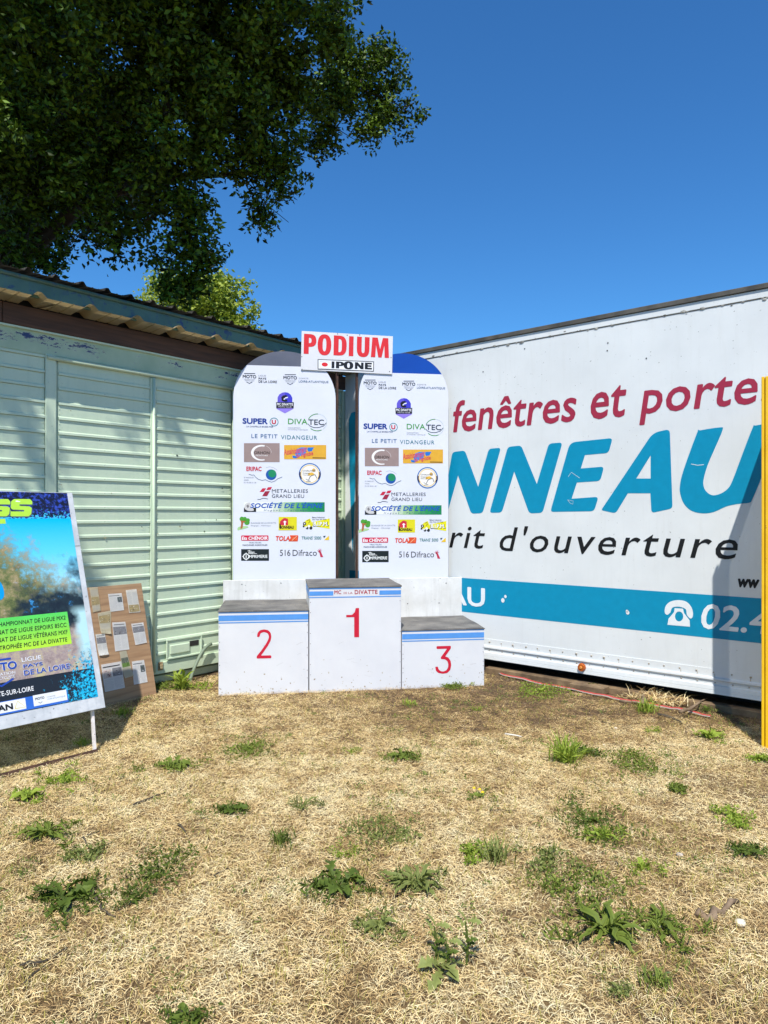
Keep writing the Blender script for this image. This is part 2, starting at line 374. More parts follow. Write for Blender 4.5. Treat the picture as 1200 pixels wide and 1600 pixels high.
for u in (-.895, -.088, .003, .812, -1.028, 2.418, .94):
    for k in range(1, 22):
        for d in (.045, .085): rivet(bm, u, V0 + k * PITCH + d, .003, .0045)
for k in range(40): rivet(bm, -2.4 + k * .12, .243, .013, .005)
o = bm_obj('rivet_rows', bm, M_green, shed); o['kind'] = 'stuff'
bm = bmesh.new(); p_ = []
for k in range(13):
    t = k / 12; p_.append((.56 - .29 * t ** .8, .36 - .33 * t ** 1.5, .05 + .05 * t))
tube(bm, p_, .016, 8); hose = bm_obj('hose', bm, worn('grey_green_hose', srgb(104, 118, 100), srgb(124, 138, 116), .6), None, True); hose.matrix_world = SF.M
tag(hose, 'grey green bent hose hanging from the shed base down to the ground', 'hose')

# ------------------------------------------------------------------ white lorry trailer
TF = Frame((-.455, 8.546, 0), (.761, -.649, 0))
tr = thing('trailer', TF, 'long white lorry trailer with teal and red lettering standing right of the podium', 'trailer')
VT = 3.43
boxo('side_panel', -.02, 9, .262, VT - .10, -2.45, .0, M_white_truck, tr)
boxo('top_flange', -.02, 9, VT - .097, VT - .032, -2.45, .006, M_white_truck, tr, .002)
boxo('roof_edge', -.03, 9.01, VT - .030, VT + .012, -2.46, .022, M_trim, tr, .004)
bm = bmesh.new(); profile(bm, [(.335, -.01), (.335, .004), (.268, .004), (.262, .020), (.246, .022), (.236, .008), (.205, .008), (.198, .022), (.165, .026), (.163, .023), (.160, .026), (.132, .028), (.13, -.02)], .0, 9, nseg=60)
for v in bm.verts: v.co.z += noise.noise(Vector((v.co.x * 1.5, 0, v.co.y * 3))) * .004
bm_obj('lower_rail', bm, M_white_truck, tr)
bm = bmesh.new(); profile(bm, [(VT - .104, -.001), (VT - .104, .004), (VT - .0975, .0045), (VT - .0975, -.001)], 0, 9); bm_obj('seam', bm, M_trim, tr)
bm = bmesh.new()
for k in range(150):
    u = random.uniform(1, 8.5) if k % 3 else (k // 3) * .155 + 1.0
    rr = random.uniform(.006, .017) if k % 3 == 0 else random.uniform(.003, .008)
    bmesh.ops.create_icosphere(bm, subdivisions=1, radius=rr, matrix=Matrix.Translation((u, VT - .095 + random.gauss(0, .008), .004)) @ Matrix.Diagonal((1.8, .9, .4, 1)))
o = bm_obj('sealant_drips', bm, worn('grey_sealant', srgb(70, 68, 64), srgb(180, 178, 170), .8, 20), tr); o['kind'] = 'stuff'
M_rivet = worn('dirty_rivet', srgb(120, 104, 80), srgb(200, 196, 186), .7, 90)
bm = bmesh.new(); bmesh.ops.create_uvsphere(bm, u_segments=8, v_segments=5, radius=.011, matrix=Matrix.Diagonal((1, 1, .6, 1)))
rv = bm_obj('rivet', bm, M_rivet, tr, True); rv.location = (1.9, .305, .005)
for k in range(1, 48):
    c = rv.copy(); COL.objects.link(c)
    c.location = (1.9 + .135 * (k % 24) + random.uniform(-.01, .01), .305 if k < 24 else .222, .005 if k < 24 else .009)
    s = random.uniform(.6, 1.1) * (1 if k < 24 else .8); c.scale = (s, s, s)
bm = bmesh.new(); bmesh.ops.create_cone(bm, cap_ends=True, segments=24, radius1=.040, radius2=.032, depth=.025, matrix=Matrix.Translation(TF.uv(911, 1042) + (.035,)))
lamp = bm_obj('marker_lamp', bm, worn('amber_lens', srgb(150, 72, 20), srgb(190, 96, 30), .3, 40), tr)
bm = bmesh.new(); bmesh.ops.create_cone(bm, cap_ends=True, segments=20, radius1=.015, radius2=.010, depth=.01, matrix=Matrix.Translation(TF.uv(911, 1042) + (.051,))); bm_obj('lens_boss', bm, worn('amber_boss', srgb(200, 130, 60), srgb(210, 150, 80), .3), lamp)
boxo('chassis_shade_box', .2, 8.8, .0, .128, -1.5, -.42, M_dark, tr)  # solid dark box for the chassis rails, added to darken the gap
# lettering
T = lambda px, py: TF.uv(px, py)
TEAL = (0, 138, 176); REDT = (158, 44, 68)
def letter(loops):
    P = Print(); P.poly(loops, TEAL); P.build('letter', tr)
def tl(pts, r): return round_poly([T(700 + x / 4.615, 680 + y / 4.615) for x, y in pts], r)
def tr2(pts): return [T(940 + x / 4.615, 640 + y / 4.615) for x, y in pts]
r_ = .035
letter(tl([(-45, 560), (32, 122), (122, 110), (218, 372), (295, 98), (382, 90), (250, 562), (168, 566), (73, 290), (-10, 580)], [r_, r_, r_, 0, r_, r_, r_, r_, 0, r_]))
letter(tl([(300, 560), (432, 84), (528, 74), (641, 352), (728, 60), (826, 52), (682, 560), (586, 564), (478, 262), (388, 558)], [r_, r_, r_, 0, r_, r_, r_, r_, 0, r_]))
letter(tl([(738, 553), (880, 52), (1188, 20), (1158, 128), (988, 143), (958, 240), (1126, 226), (1098, 330), (930, 341), (892, 458), (1086, 444), (1054, 548)], [r_, .06, r_, r_, 0, 0, r_, r_, 0, 0, r_, r_]))
A_out = round_poly(tr2([(-3, 725), (355, 190), (395, 162), (492, 140), (512, 712), (360, 745), (352, 603), (190, 603), (102, 748)]), [.02, .05, .05, .04, .03, .03, 0, 0, .03])
A_in = tr2([(250, 497), (354, 330), (354, 497)])
letter([A_out, A_in[::-1]])
U_o = [(690, 165), (710, 150), (855, 128), (873, 145), (830, 250), (765, 400), (735, 510), (740, 565), (765, 600), (805, 618), (860, 605), (910, 570), (945, 510), (1020, 310), (1092, 125), (1110, 115), (1250, 92), (1268, 105), (1240, 200), (1160, 470), (1090, 640), (1065, 672), (985, 680), (900, 698), (810, 738), (730, 748), (650, 730), (595, 680), (568, 610), (565, 550), (590, 440)]
letter(smooth_loop(tr2(U_o), 3))
def band(px, y0, y1): return T(px, y0), T(px, y1)
b0 = T(725, 903); b1 = T(1189, 935); b2 = T(725, 956); b3 = T(1189, 1005)
vt, vb = (b0[1] + b1[1]) / 2, (b2[1] + b3[1]) / 2
P = Print(); P.rect(.05, 8.5, vb, vt, TEAL, .0015); P.build('teal_band', tr)
P = Print()
def tt(txt, x0, y0a, x1, y0b, htop_px, col, bold, shear, space=1.0, desc=0, off=.002):
    """baseline from (x0,y0a) to (x1,y0b); htop_px: bbox top at x0; desc: bbox bottom below baseline"""
    a = T(x0, y0a); b = T(x1, y0b); v = (a[1] + b[1]) / 2; top = T(x0, htop_px)[1]
    P.text(txt, a[0], b[0], v - desc, top, col, bold, shear, space, off, face=1)
W_ = (224, 228, 230)
P = Print(); tt('fenêtres', 708, 675, 901, 660, 627, REDT, .018, .16, 1.02); P.build('word', tr)
P = Print(); tt('et', 923, 656, 979, 651, 607, REDT, .018, .16, 1.04); P.build('word', tr)
P = Print(); P.text('porte', T(999, 655)[0], T(1184, 620)[0], T(1005, 664)[1], T(1137, 588)[1], REDT, .018, .16, 1.05, face=1); P.build('word', tr)
P = Print(); P.text('s', T(1189, 640)[0], T(1189, 640)[0] + .19, T(1189, 629)[1], T(1189, 596)[1], REDT, .018, .16, face=1); P.build('word', tr)
BK = (22, 22, 24)
P = Print(); P.text('rit', T(702, 850)[0], T(758, 850)[0], T(710, 856)[1], T(738, 823)[1], BK, .004, .22, 1.1, face=1); P.build('word', tr)
P = Print(); P.text("d'ouverture", T(781, 850)[0], T(1153, 850)[0], T(785, 861)[1], T(805, 822)[1], BK, .004, .22, 1.15, face=1); P.build('word', tr)
P = Print(); P.text('ww', T(1153, 915)[0], T(1187, 915)[0], T(1158, 918)[1], T(1158, 904)[1], BK, .06, .2, face=1); P.build('word', tr)
P = Print(); P.text('AU', T(700, 945)[0], T(758, 945)[0], T(745, 948)[1], T(745, 918)[1], W_, .025, 0, 1.0, .003); P.build('word', tr)
P = Print(); P.text('02.4', T(1096, 960)[0], T(1205, 975)[0], T(1105, 983)[1], T(1105, 943)[1], W_, .02, .16, 1.0, .003, face=1); P.build('word', tr)
# telephone pictogram
P = Print()
def tp(x, y): return T(680 + x / 2.308, 860 + y / 2.308)
P.poly(smooth_loop([tp(*q) for q in [(828, 222), (832, 200), (850, 184), (880, 179), (908, 186), (926, 208), (930, 234), (922, 246), (908, 232), (904, 212), (880, 203), (856, 206), (848, 224), (836, 232)]], 3), W_, .003)
P.poly([[tp(*q) for q in [(838, 268), (842, 246), (862, 222), (864, 208), (894, 210), (898, 226), (918, 252), (919, 275)]], [tp(880 + 15 * math.cos(a), 238 + 18 * math.sin(a)) for a in [k * math.pi / 8 for k in range(16)]]], W_, .003)
P.build('telephone_symbol', tr)
# scratches and chipped paint spots
P = Print()
for x, y, w in ((786, 938, .02), (790, 932, .014), (981, 957, .016), (980, 955, .012)): P.poly(circle(T(x, y), w, 9, w * 1.2), (226, 228, 228), .0035)
P.line([T(906, 694 + 53), T(893, 738), T(888, 745)], .004, (200, 220, 226), .003); P.line([T(1080, 725), T(1090, 727), T(1100, 726)], .005, (214, 226, 230), .003)
P.line([T(887, 781), T(896, 783), T(895, 788), T(891, 786), T(887, 781)], .003, (200, 220, 226), .003)
for x, y in ((755, 581), (949, 548), (950, 536), (820, 545), (1010, 560)): P.poly(circle(T(x, y), .007, 7), (60, 58, 55), .003)
rq = random.Random(9)
for k in range(26):      # rust weeping from some rivets, grey rain marks on the upper panel
    u_ = 1.9 + .135 * rq.randrange(24); v_ = .295; P.line([(u_, v_), (u_ + rq.uniform(-.003, .003), v_ - rq.uniform(.01, .026))], rq.uniform(.002, .005), rq.choice([(176, 160, 136), (190, 182, 168)]), .0055)
for k in range(70):
    u_, v_ = rq.uniform(1.2, 5.4), rq.uniform(2.75, 3.28); w_ = rq.uniform(.0015, .004)
    P.poly([(u_ + w_ * rq.uniform(.5, 1.4) * math.cos(a), v_ + w_ * rq.uniform(.5, 1.4) * math.sin(a)) for a in [q_ * math.pi / 3 for q_ in range(6)]], rq.choice([(120, 120, 116), (160, 160, 156), (90, 90, 86)]), .002)
o = P.build('paint_chips', tr); o['kind'] = 'stuff'
# left end seen in the gap between the sponsor boards
P = Print()
P.poly([T(545, 655), T(549, 645), T(559, 642), T(556, 740), T(551, 870), T(546, 740)], TEAL, .002)
P.build('letter', tr)
# timbers and chassis below
tb = thing('timber_beam', TF, 'long weathered timber lying on the ground along the foot of the trailer', 'beam')
boxo('beam', 2.0, 5.6, -.01, .05, -.06, .05, M_timber, tb, .006)
tb2 = thing('timber_block', TF, 'short grey timber block wedged under the trailer behind the weeds', 'timber')
boxo('block', 3.0, 3.32, .0, .07, .06, .20, M_timber, tb2, .008)

# ------------------------------------------------------------------ podium
PF = Frame((-.681, 6.4, 0), (.99, .143, 0)); D = .82
BLUE = (86, 146, 214)
def block(u0, u1, h, num, label, numbox):
    t = thing('podium_block', PF, label, 'podium', None)
    boxo('body', u0 + .002, u1 - .002, -.03, h - .012, -D, 0, M_white, t, .003)
    bm = bmesh.new(); box(bm, u0 - .006, u1 + .004, h - .011, h, -D, .006)
    bmesh.ops.subdivide_edges(bm, edges=bm.edges[:], cuts=6, use_grid_fill=True)
    for v in bm.verts:
        if v.co.y > h - .005: v.co.y += .006 * noise.noise(Vector((v.co.x * 4, v.co.z * 4, u0)))
    bm_obj('top_mat', bm, M_mat, t)
    P = Print()
    if num == '1':
        P.rect(u0 + .003, u0 + .22, h - .082, h - .042, BLUE); P.rect(u1 - .205, u1 - .003, h - .082, h - .042, BLUE)
        P.rect(u0 + .003, u1 - .003, h - .024, h - .012, BLUE); P.rect(u0 + .003, u1 - .003, h - .102, h - .093, BLUE)
    else:
        P.rect(u0 + .003, u1 - .003, h - .09, h - .04, BLUE); P.rect(u0 + .003, u1 - .003, h - .021, h - .010, BLUE); P.rect(u0 + .003, u1 - .003, h - .111, h - .101, BLUE)
    P.build('stripes', t)
    if num == '1':
        P = Print()   # stripes carried round the left flank
        o = P
        bm = bmesh.new()
        for a, b in ((h - .082, h - .042), (h - .024, h - .012), (h - .102, h - .093)): box(bm, u0 - .0015, u0 + .001, a, b, -D + .01, -.003)
        bm_obj('side_stripes', bm, ink(*BLUE), t)
    P = Print(); a = PF.uv(numbox[0], numbox[3]); b = PF.uv(numbox[2], numbox[1]); R = (196, 28, 54)
    def q(x, y): return (a[0] + (b[0] - a[0]) * x, a[1] + (b[1] - a[1]) * y)
    if num == '1': P.poly([q(.62, 0), q(1, 0), q(1, 1), q(.74, 1), q(.66, .86), q(.45, .77), q(0, .77), q(0, .69), q(.62, .69)], R)
    if num == '2':
        c = [q(.02, .74), q(.06, .88), q(.22, .97), q(.5, 1), q(.78, .97), q(.96, .87), q(1, .74), q(.95, .6), q(.75, .42), q(.42, .18), q(.28, .1), q(1, .1), q(1, 0), q(0, 0), q(0, .08), q(.3, .26), q(.66, .52), q(.8, .66), q(.84, .75), q(.76, .86), q(.5, .91), q(.26, .87), q(.19, .74)]
        P.poly(round_poly(c, .01, 3), R)
    if num == '3':
        c = [q(.08, 1), q(.98, 1), q(.98, .91), q(.62, .62), q(.82, .58), q(.96, .46), q(1, .3), q(.94, .13), q(.75, .02), q(.48, 0), q(.2, .03), q(.04, .12), q(0, .26), q(.17, .26), q(.22, .15), q(.36, .09), q(.52, .08), q(.7, .12), q(.8, .22), q(.82, .33), q(.76, .45), q(.6, .52), q(.36, .53), q(.34, .59), q(.74, .9), q(.08, .9)]
        P.poly(round_poly(c, .008, 3), R)
    P.build('number', t)
    P = Print(); rd = random.Random(int(num) * 7)
    for _ in range(34):
        w_ = rd.uniform(.002, .007); u_ = rd.uniform(u0 + .02, u1 - .02); v_ = abs(rd.gauss(0, .10)) + .005
        P.poly([(u_ + w_ * rd.uniform(.5, 1.3) * math.cos(a), v_ + w_ * rd.uniform(.5, 1.5) * math.sin(a)) for a in [k * math.pi / 4 for k in range(8)]], rd.choice([(168, 152, 126), (190, 180, 162), (150, 132, 108)]), .001)
    for _ in range(7):
        u_, v_ = rd.uniform(u0 + .05, u1 - .1), rd.uniform(.1, h - .15); a = rd.uniform(-.5, .5); l_ = rd.uniform(.02, .07)
        P.line([(u_, v_), (u_ + l_ * .5, v_ + l_ * a * .6), (u_ + l_, v_ + l_ * a)], .0016, rd.choice([(186, 184, 182), (170, 166, 162), (200, 198, 196)]), .001)
    o = P.build('scuffs', t); o['kind'] = 'stuff'
    bm = bmesh.new()
    for k in range(9):
        for e in (u0 + .012, u1 - .012):
            if (k + int(e * 10)) % 3: bmesh.ops.create_icosphere(bm, subdivisions=1, radius=.0035, matrix=Matrix.Translation((e, .06 + (h - .2) * k / 8, .001)))
    bm_obj('nail_heads', bm, M_rust, t)
    return t
t1 = block(0, .85, .954, '1', 'tallest middle podium block with a red number 1 and black mat on top', (541, 950, 561, 996))
block(-.807, -.004, .749, '2', 'left podium block with a red number 2 and blue stripe', (401, 983, 424, 1029))
block(.854, 1.644, .544, '3', 'lowest right podium block with a red number 3 and weeds at its foot', (680, 1009, 705, 1053))
P = Print(); u = lambda x, y: PF.uv(320 + x / 2.609, 880 + y / 2.609)
for s_, x0, x1, y0, y1, bo in (('MC', 528, 556, 110, 126, .02), ('DE', 566, 579, 117, 125, 0), ('LA', 585, 602, 117, 125, 0), ('DIVATTE', 611, 704, 108, 126, .02)):
    a = u(x0, y1); b = u(x1, y0); P.text(s_, a[0], b[0], a[1], b[1], (172, 40, 60), bo, 0, 1.05)
P.build('lettering', t1)
bb = thing('backing_board', PF, 'white painted board along the back of the podium below the sponsor panels', 'board')
boxo('panel', -.832, 1.666, .35, .949, -.845, -.828, M_white_old, bb, .002); 
for uu in (-.8, .4, 1.6): boxo('leg', uu, uu + .05, -.02, .349, -.845, -.828, M_white_old, bb)
bm = bmesh.new()
for x, y in ((378, 913), (439, 911), (697, 911), (686, 942), (729, 933), (637, 943)):
    a = PF.uv(x, y, -.828); bmesh.ops.create_icosphere(bm, subdivisions=1, radius=.006, matrix=Matrix.Translation((a[0], a[1], -.827)))
bm_obj('screw_heads', bm, M_dark, bb)

# ------------------------------------------------------------------ sponsor boards
BN = -.88
BF = Frame(PF.O + PF.N * BN, PF.U)
DK = (46, 52, 62); GR = (130, 136, 146)
def C1(x, y): return BF.uv(360 + x / 6.6667, 500 + y / 6.6667)
def C2(x, y): return BF.uv(360 + x / 6.6667, 720 + y / 6.6667)
def logos(par, du, dv, k):
    """sponsor print, positions measured on the left board, moved by (du, dv) and scaled k about the board's centre line"""
    u0c, v0c = BF.uv(445, 730)
    def tf(p): return (u0c + (p[0] - u0c) * k + du, v0c + (p[1] - v0c) * k + dv)
    def mk():
        P = Print(); P_text, P_poly, P_line = P.text, P.poly, P.line
        return P
    def tx(P, C, s, x0, x1, y0, y1, col, bold=0, shear=0, space=1, off=.002, rot=0):
        xm = (x0 + x1) / 2; a = tf(C(x0, y1)); b = tf(C(x1, y0)); va = tf(C(xm, y1))[1]; vb_ = tf(C(xm, y0))[1]
        P.text(s, a[0], b[0], va, vb_, col, bold, shear, space, off, rot)
    def pg(P, C, pts, col, off=.0015, sm=0):
        q = [tf(C(*p)) for p in pts]
        if sm: q = smooth_loop(q, 3)
        P.poly(q, col, off)
    def rc(P, C, x0, y0, x1, y1, col, off=.0015): pg(P, C, [(x0, y1), (x1, y1), (x1, y0), (x0, y0)], col, off)
    def ci(P, C, x, y, r, col, off=.0015, ry=None): P.poly(circle(tf(C(x, y)), r / 1010 * k, 24, (ry or r) / 1010 * k), col, off)
    def rg(P, C, x, y, r0, r1, col, off=.0015): P.ring(tf(C(x, y)), r0 / 1010 * k, r1 / 1010 * k, col, off)
    def ln(P, C, pts, w, col, off=.0018): P.line([tf(C(*p)) for p in pts], w / 1010, col, off)
    for x, extra in ((128, (('LIGUE', 293, 370, 572, 588, GR, 0), ('PAYS', 293, 373, 600, 620, DK, .02), ('DE LA LOIRE', 293, 484, 630, 655, DK, .015))),
                     (552, (('COMITÉ', 712, 812, 598, 615, GR, 0), ('LOIRE-ATLANTIQUE', 712, 1020, 632, 657, (70, 100, 130), .01)))):
        P = Print(); dy = 12 if x > 300 else 0
        tx(P, C1, 'MOTO', x, x + 142, 572 + dy, 606 + dy, DK, .03); rc(P, C1, x + 14, 554 + dy, x + 130, 561 + dy, DK)
        tx(P, C1, 'FÉDÉRATION', x + 16, x + 126, 612 + dy, 624 + dy, GR); tx(P, C1, 'FRANÇAISE', x + 24, x + 118, 628 + dy, 640 + dy, GR)
        ln(P, C1, [(x + 40, 645 + dy), (x + 70, 660 + dy), (x + 100, 645 + dy)], 6, DK)
        for s_, a, b, c, d, col, bo in extra: tx(P, C1, s_, a, b, c, d, col, bo)
        P.build('logo', par)
    P = Print()   # club badge
    pg(P, C1, [(490, 860), (492, 805), (510, 775), (540, 757), (568, 752), (600, 757), (628, 778), (645, 810), (645, 860)], (96, 84, 196))
    pg(P, C1, [(568, 752), (600, 757), (628, 778), (645, 810), (645, 860), (568, 860)], (62, 60, 190), .0019)
    pg(P, C1, [(478, 905), (658, 905), (655, 925), (568, 972), (482, 925)], (140, 120, 214)); pg(P, C1, [(475, 857), (661, 857), (658, 920), (478, 920)], (28, 28, 44), .0022)
    tx(P, C1, 'MC DIVATTE', 484, 652, 866, 892, (235, 235, 240), .03, 0, 1, .0027); tx(P, C1, 'MOTO CLUB', 500, 636, 899, 912, (200, 200, 210), .01, 0, 1, .0027)
    pg(P, C1, [(535, 840), (530, 805), (548, 787), (580, 782), (598, 795), (572, 806), (552, 822), (566, 832), (590, 828), (596, 850), (560, 852)], (18, 18, 24), .0024)
    pg(P, C1, [(552, 825), (575, 806), (600, 800), (598, 812), (572, 818), (562, 832)], (225, 225, 232), .0027); P.build('logo', par)
    P = Print(); tx(P, C1, 'SUPER', 126, 388, 1023, 1083, (24, 56, 140), .045); rg(P, C1, 455, 1062, 38, 45, (60, 130, 140)); tx(P, C1, 'U', 430, 475, 1040, 1084, (190, 30, 50), .05)
    tx(P, C1, 'LA CHAPELLE BASSE-MER', 166, 448, 1103, 1118, (70, 84, 120), .006); P.build('logo', par)
    P = Print(); tx(P, C1, 'DIVA', 600, 803, 1028, 1086, (70, 150, 60), .008); tx(P, C1, 'TEC', 812, 975, 1036, 1093, (40, 52, 66), .012)
    cc = lambda r, a: (905 + r * 1.12 * math.cos(math.radians(a)), 1066 - r * math.sin(math.radians(a)))
    ln(P, C1, [cc(88, a) for a in range(85, 165, 8)], 7, (80, 150, 70)); ln(P, C1, [cc(88, a) for a in range(225, 300, 8)], 7, (80, 150, 70)); ln(P, C1, [cc(88, a) for a in range(300, 470, 10)], 1.5, (130, 170, 140))
    ln(P, C1, [(806, 1080), (830, 1105), (870, 1120), (920, 1120), (970, 1104), (1000, 1070)], 6, (50, 62, 80))
    tx(P, C1, 'CONCEPTION', 600, 728, 1118, 1130, GR); tx(P, C1, 'DE SYSTEMES THERMIQUES', 600, 805, 1138, 1150, GR); P.build('logo', par)
    P = Print(); tx(P, C1, 'LE PETIT', 219, 490, 1190, 1230, (40, 92, 140), .004, 0, 1.15); tx(P, C1, 'VIDANGEUR', 526, 903, 1202, 1244, (60, 120, 132), .004, 0, 1.15); P.build('logo', par)
    P = Print(); rc(P, C1, 141, 1283, 513, 1480, (150, 130, 126)); 
    P.poly([[tf(C1(323 + 108 * math.cos(a), 1383 - 82 * math.sin(a))) for a in [math.radians(q) for q in range(70, 291, 10)]] + [tf(C1(330 + 88 * math.cos(a), 1385 - 68 * math.sin(a))) for a in [math.radians(q) for q in range(285, 69, -10)]]], (232, 230, 230), .002)
    ln(P, C1, [(323 + 104 * math.cos(a), 1383 - 80 * math.sin(a)) for a in [math.radians(q) for q in range(0, 72, 8)]], 3, (210, 200, 198), .002)
    tx(P, C1, 'ORHON', 246, 408, 1368, 1398, (52, 42, 40), .01, 0, 1, .0026); tx(P, C1, 'PEINTURE', 265, 390, 1405, 1418, (235, 232, 230), .01, 0, 1.1, .0026); P.build('logo', par)
    P = Print(); rc(P, C1, 559, 1302, 998, 1450, (216, 164, 52))
    pg(P, C1, [(805, 1328), (872, 1326), (860, 1345), (850, 1366), (812, 1372), (800, 1350)], (28, 112, 196), .0019); pg(P, C1, [(645, 1412), (680, 1416), (705, 1436), (680, 1442), (650, 1438)], (28, 112, 196), .0019)
    pg(P, C1, [(690, 1345), (740, 1326), (800, 1330), (780, 1400), (690, 1430), (675, 1400)], (60, 130, 200), .0017); 
    tx(P, C1, 'Assainissement', 560, 795, 1328, 1392, (206, 60, 84), .022, 0, 1, .0024, .16); tx(P, C1, 'du Vignoble', 685, 862, 1376, 1436, (206, 60, 84), .022, 0, 1, .0028, .16)
    ln(P, C1, [(855, 1436), (990, 1438)], 8, (50, 42, 30), .002); P.build('logo', par)
    P = Print(); tx(P, C2, 'ERIPAC', 166, 325, 60, 107, (196, 36, 60), .035); ci(P, C2, 425, 145, 55, (30, 84, 160)); ci(P, C2, 436, 133, 40, (30, 132, 88), .0022)
    ln(P, C2, [(192, 140), (225, 150), (245, 146), (262, 170), (290, 192), (330, 204), (365, 196), (395, 212), (430, 222), (465, 210), (495, 186), (540, 168)], 4.5, (60, 84, 110))
    ln(P, C2, [(370, 72), (410, 62), (450, 72), (490, 100)], 2, GR)
    for s_, a, b, y in (('ZI MARGUET', 140, 245, 168), ('44430', 140, 190, 194), ('02 40 58 01 28', 140, 268, 220)): tx(P, C2, s_, a, b, y, y + 13, GR)
    P.build('logo', par)
    P = Print(); ci(P, C2, 828, 138, 115, (60, 110, 170)); ci(P, C2, 828, 138, 103, (226, 226, 232), .0018); rg(P, C2, 828, 138, 88, 97, (226, 196, 130), .0022); ci(P, C2, 828, 138, 88, (232, 228, 222), .002)
    for s0 in (1, -1): pg(P, C2, [(828 + s0 * r * math.cos(math.radians(a)), 138 + r * math.sin(math.radians(a))) for r, a in ((114, -12), (114, 8), (108, 30), (96, 30), (98, 8), (98, -12))], (24, 28, 80), .0025)
    ci(P, C2, 868, 98, 18, (206, 164, 80), .0025); tx(P, C2, 'CHAUVIRÉ', 752, 886, 92, 112, (90, 90, 100), .004, 0, 1, .003)
    pg(P, C2, [(812, 128), (850, 120), (880, 138), (846, 152), (806, 156)], (224, 178, 70), .0025)
    tx(P, C2, 'Terrassement', 752, 828, 122, 134, DK, .008, 0, 1, .003); tx(P, C2, 'Travaux publics', 752, 828, 142, 154, DK, .008, 0, 1, .003)
    ln(P, C2, [(815, 200), (830, 165), (850, 152), (880, 146), (886, 148), (898, 182)], 6, DK, .003); ln(P, C2, [(786, 188), (812, 205), (836, 214), (790, 216)], 4, DK, .003); P.build('logo', par)
    P = Print()
    pg(P, C2, [(335, 286), (372, 286), (348, 324), (304, 324)], (190, 40, 66)); pg(P, C2, [(390, 276), (434, 272), (418, 302), (374, 304)], (190, 40, 66)); pg(P, C2, [(362, 318), (412, 314), (382, 368), (330, 368)], (150, 34, 60))
    tx(P, C2, 'METALLERIES', 432, 808, 296, 332, DK, -.004, 0, 1.05); tx(P, C2, 'DE', 434, 452, 336, 343, DK); tx(P, C2, 'GRAND LIEU', 432, 768, 350, 386, DK, -.004, 0, 1.05)
    ln(P, C2, [(282, 402), (310, 402), (335, 390), (365, 392), (392, 398)], 5, DK); P.build('logo', par)
    P = Print()
    n = 14; cols = [(226, 228, 226)] * 5 + [(205, 214, 200), (180, 202, 172), (150, 186, 140), (118, 172, 116), (88, 160, 100), (60, 148, 90), (40, 138, 84), (26, 132, 78), (20, 128, 74)]
    for i in range(n): rc(P, C2, 141 + 841 / n * i, 432, 141 + 841 / n * (i + 1), 532, cols[i])
    rc(P, C2, 141, 488, 268, 532, (24, 26, 30), .0019); pg(P, C2, [(150, 500), (150, 460), (172, 440), (205, 438), (214, 470), (240, 500), (240, 520), (190, 522)], (196, 194, 194), .0022, 1); pg(P, C2, [(165, 470), (185, 452), (196, 478), (180, 494)], (120, 118, 120), .0025)
    tx(P, C2, "SOCIÉTÉ DE L'ÉPINE", 206, 968, 430, 492, (30, 84, 176), .035, .25, 1.05, .0026); tx(P, C2, 'Huguet - Peltreau - TP', 348, 930, 506, 528, (60, 84, 130), 0, .3, 1.6, .0026); P.build('logo', par)
    P = Print(); pg(P, C2, [(75, 724), (80, 692), (120, 682), (170, 680), (188, 692), (150, 706), (110, 716)], (164, 200, 140), .0015, 1)
    pg(P, C2, [(104, 706), (112, 650), (106, 620), (130, 626), (165, 628), (134, 646), (128, 690), (122, 706)], (168, 100, 60), .0024)
    for x, y, r in ((120, 606, 24), (150, 604, 20), (172, 640, 28), (182, 618, 20), (150, 626, 16)): ci(P, C2, x, y, r, (74, 150, 50), .0018 + x * 1e-6)
    tx(P, C2, 'ELAGAGE DE LA DIVATTE', 214, 474, 640, 655, GR); tx(P, C2, 'Elagage - Abattage', 214, 420, 668, 684, GR); P.build('logo', par)
    P = Print(); rc(P, C2, 502, 584, 692, 724, (214, 204, 30)); pg(P, C2, [(516, 665), (516, 630), (552, 600), (566, 594), (600, 606), (602, 672), (530, 672)], (196, 44, 60), .0019)
    pg(P, C2, [(560, 672), (560, 640), (548, 640), (567, 622), (586, 640), (574, 640), (574, 672)], (240, 238, 238), .0023); pg(P, C2, [(510, 700), (510, 650), (526, 668), (526, 700)], (26, 26, 24), .0021)
    tx(P, C2, 'BONNEAU', 516, 660, 676, 708, (26, 26, 24), .05, 0, 1, .0026); P.build('logo', par)
    P = Print(); pg(P, C2, [(850, 640), (1034, 600), (1034, 708), (900, 686)], (224, 218, 20))
    pg(P, C2, [(765, 650), (785, 620), (830, 600), (848, 640), (862, 660), (850, 690), (790, 690), (762, 680)], (214, 208, 30), .0019)
    for x, y, r in ((772, 655, 17), (800, 700, 12), (838, 698, 16), (762, 682, 9)): ci(P, C2, x, y, r, (36, 36, 34), .0023 + x * 1e-6)
    for x, y, r in ((772, 655, 7), (818, 682, 14), (790, 690, 9)): ci(P, C2, x, y, r, (226, 226, 226), .0034 + x * 1e-6)
    ln(P, C2, [(800, 625), (820, 612), (826, 636), (812, 650)], 5, (40, 40, 34), .0026)
    tx(P, C2, 'B.I.P.M.', 862, 1026, 634, 684, (30, 30, 26), .06, 0, 1, .002); tx(P, C2, 'B.I.P.M.', 866, 1018, 636, 678, (240, 240, 236), .03, 0, 1, .0026)
    tx(P, C2, 'Béton Industriel', 852, 980, 582, 596, DK, .01); tx(P, C2, 'des Pays de Retz', 852, 1000, 604, 618, DK, .01, 0, 1, .003); P.build('logo', par)
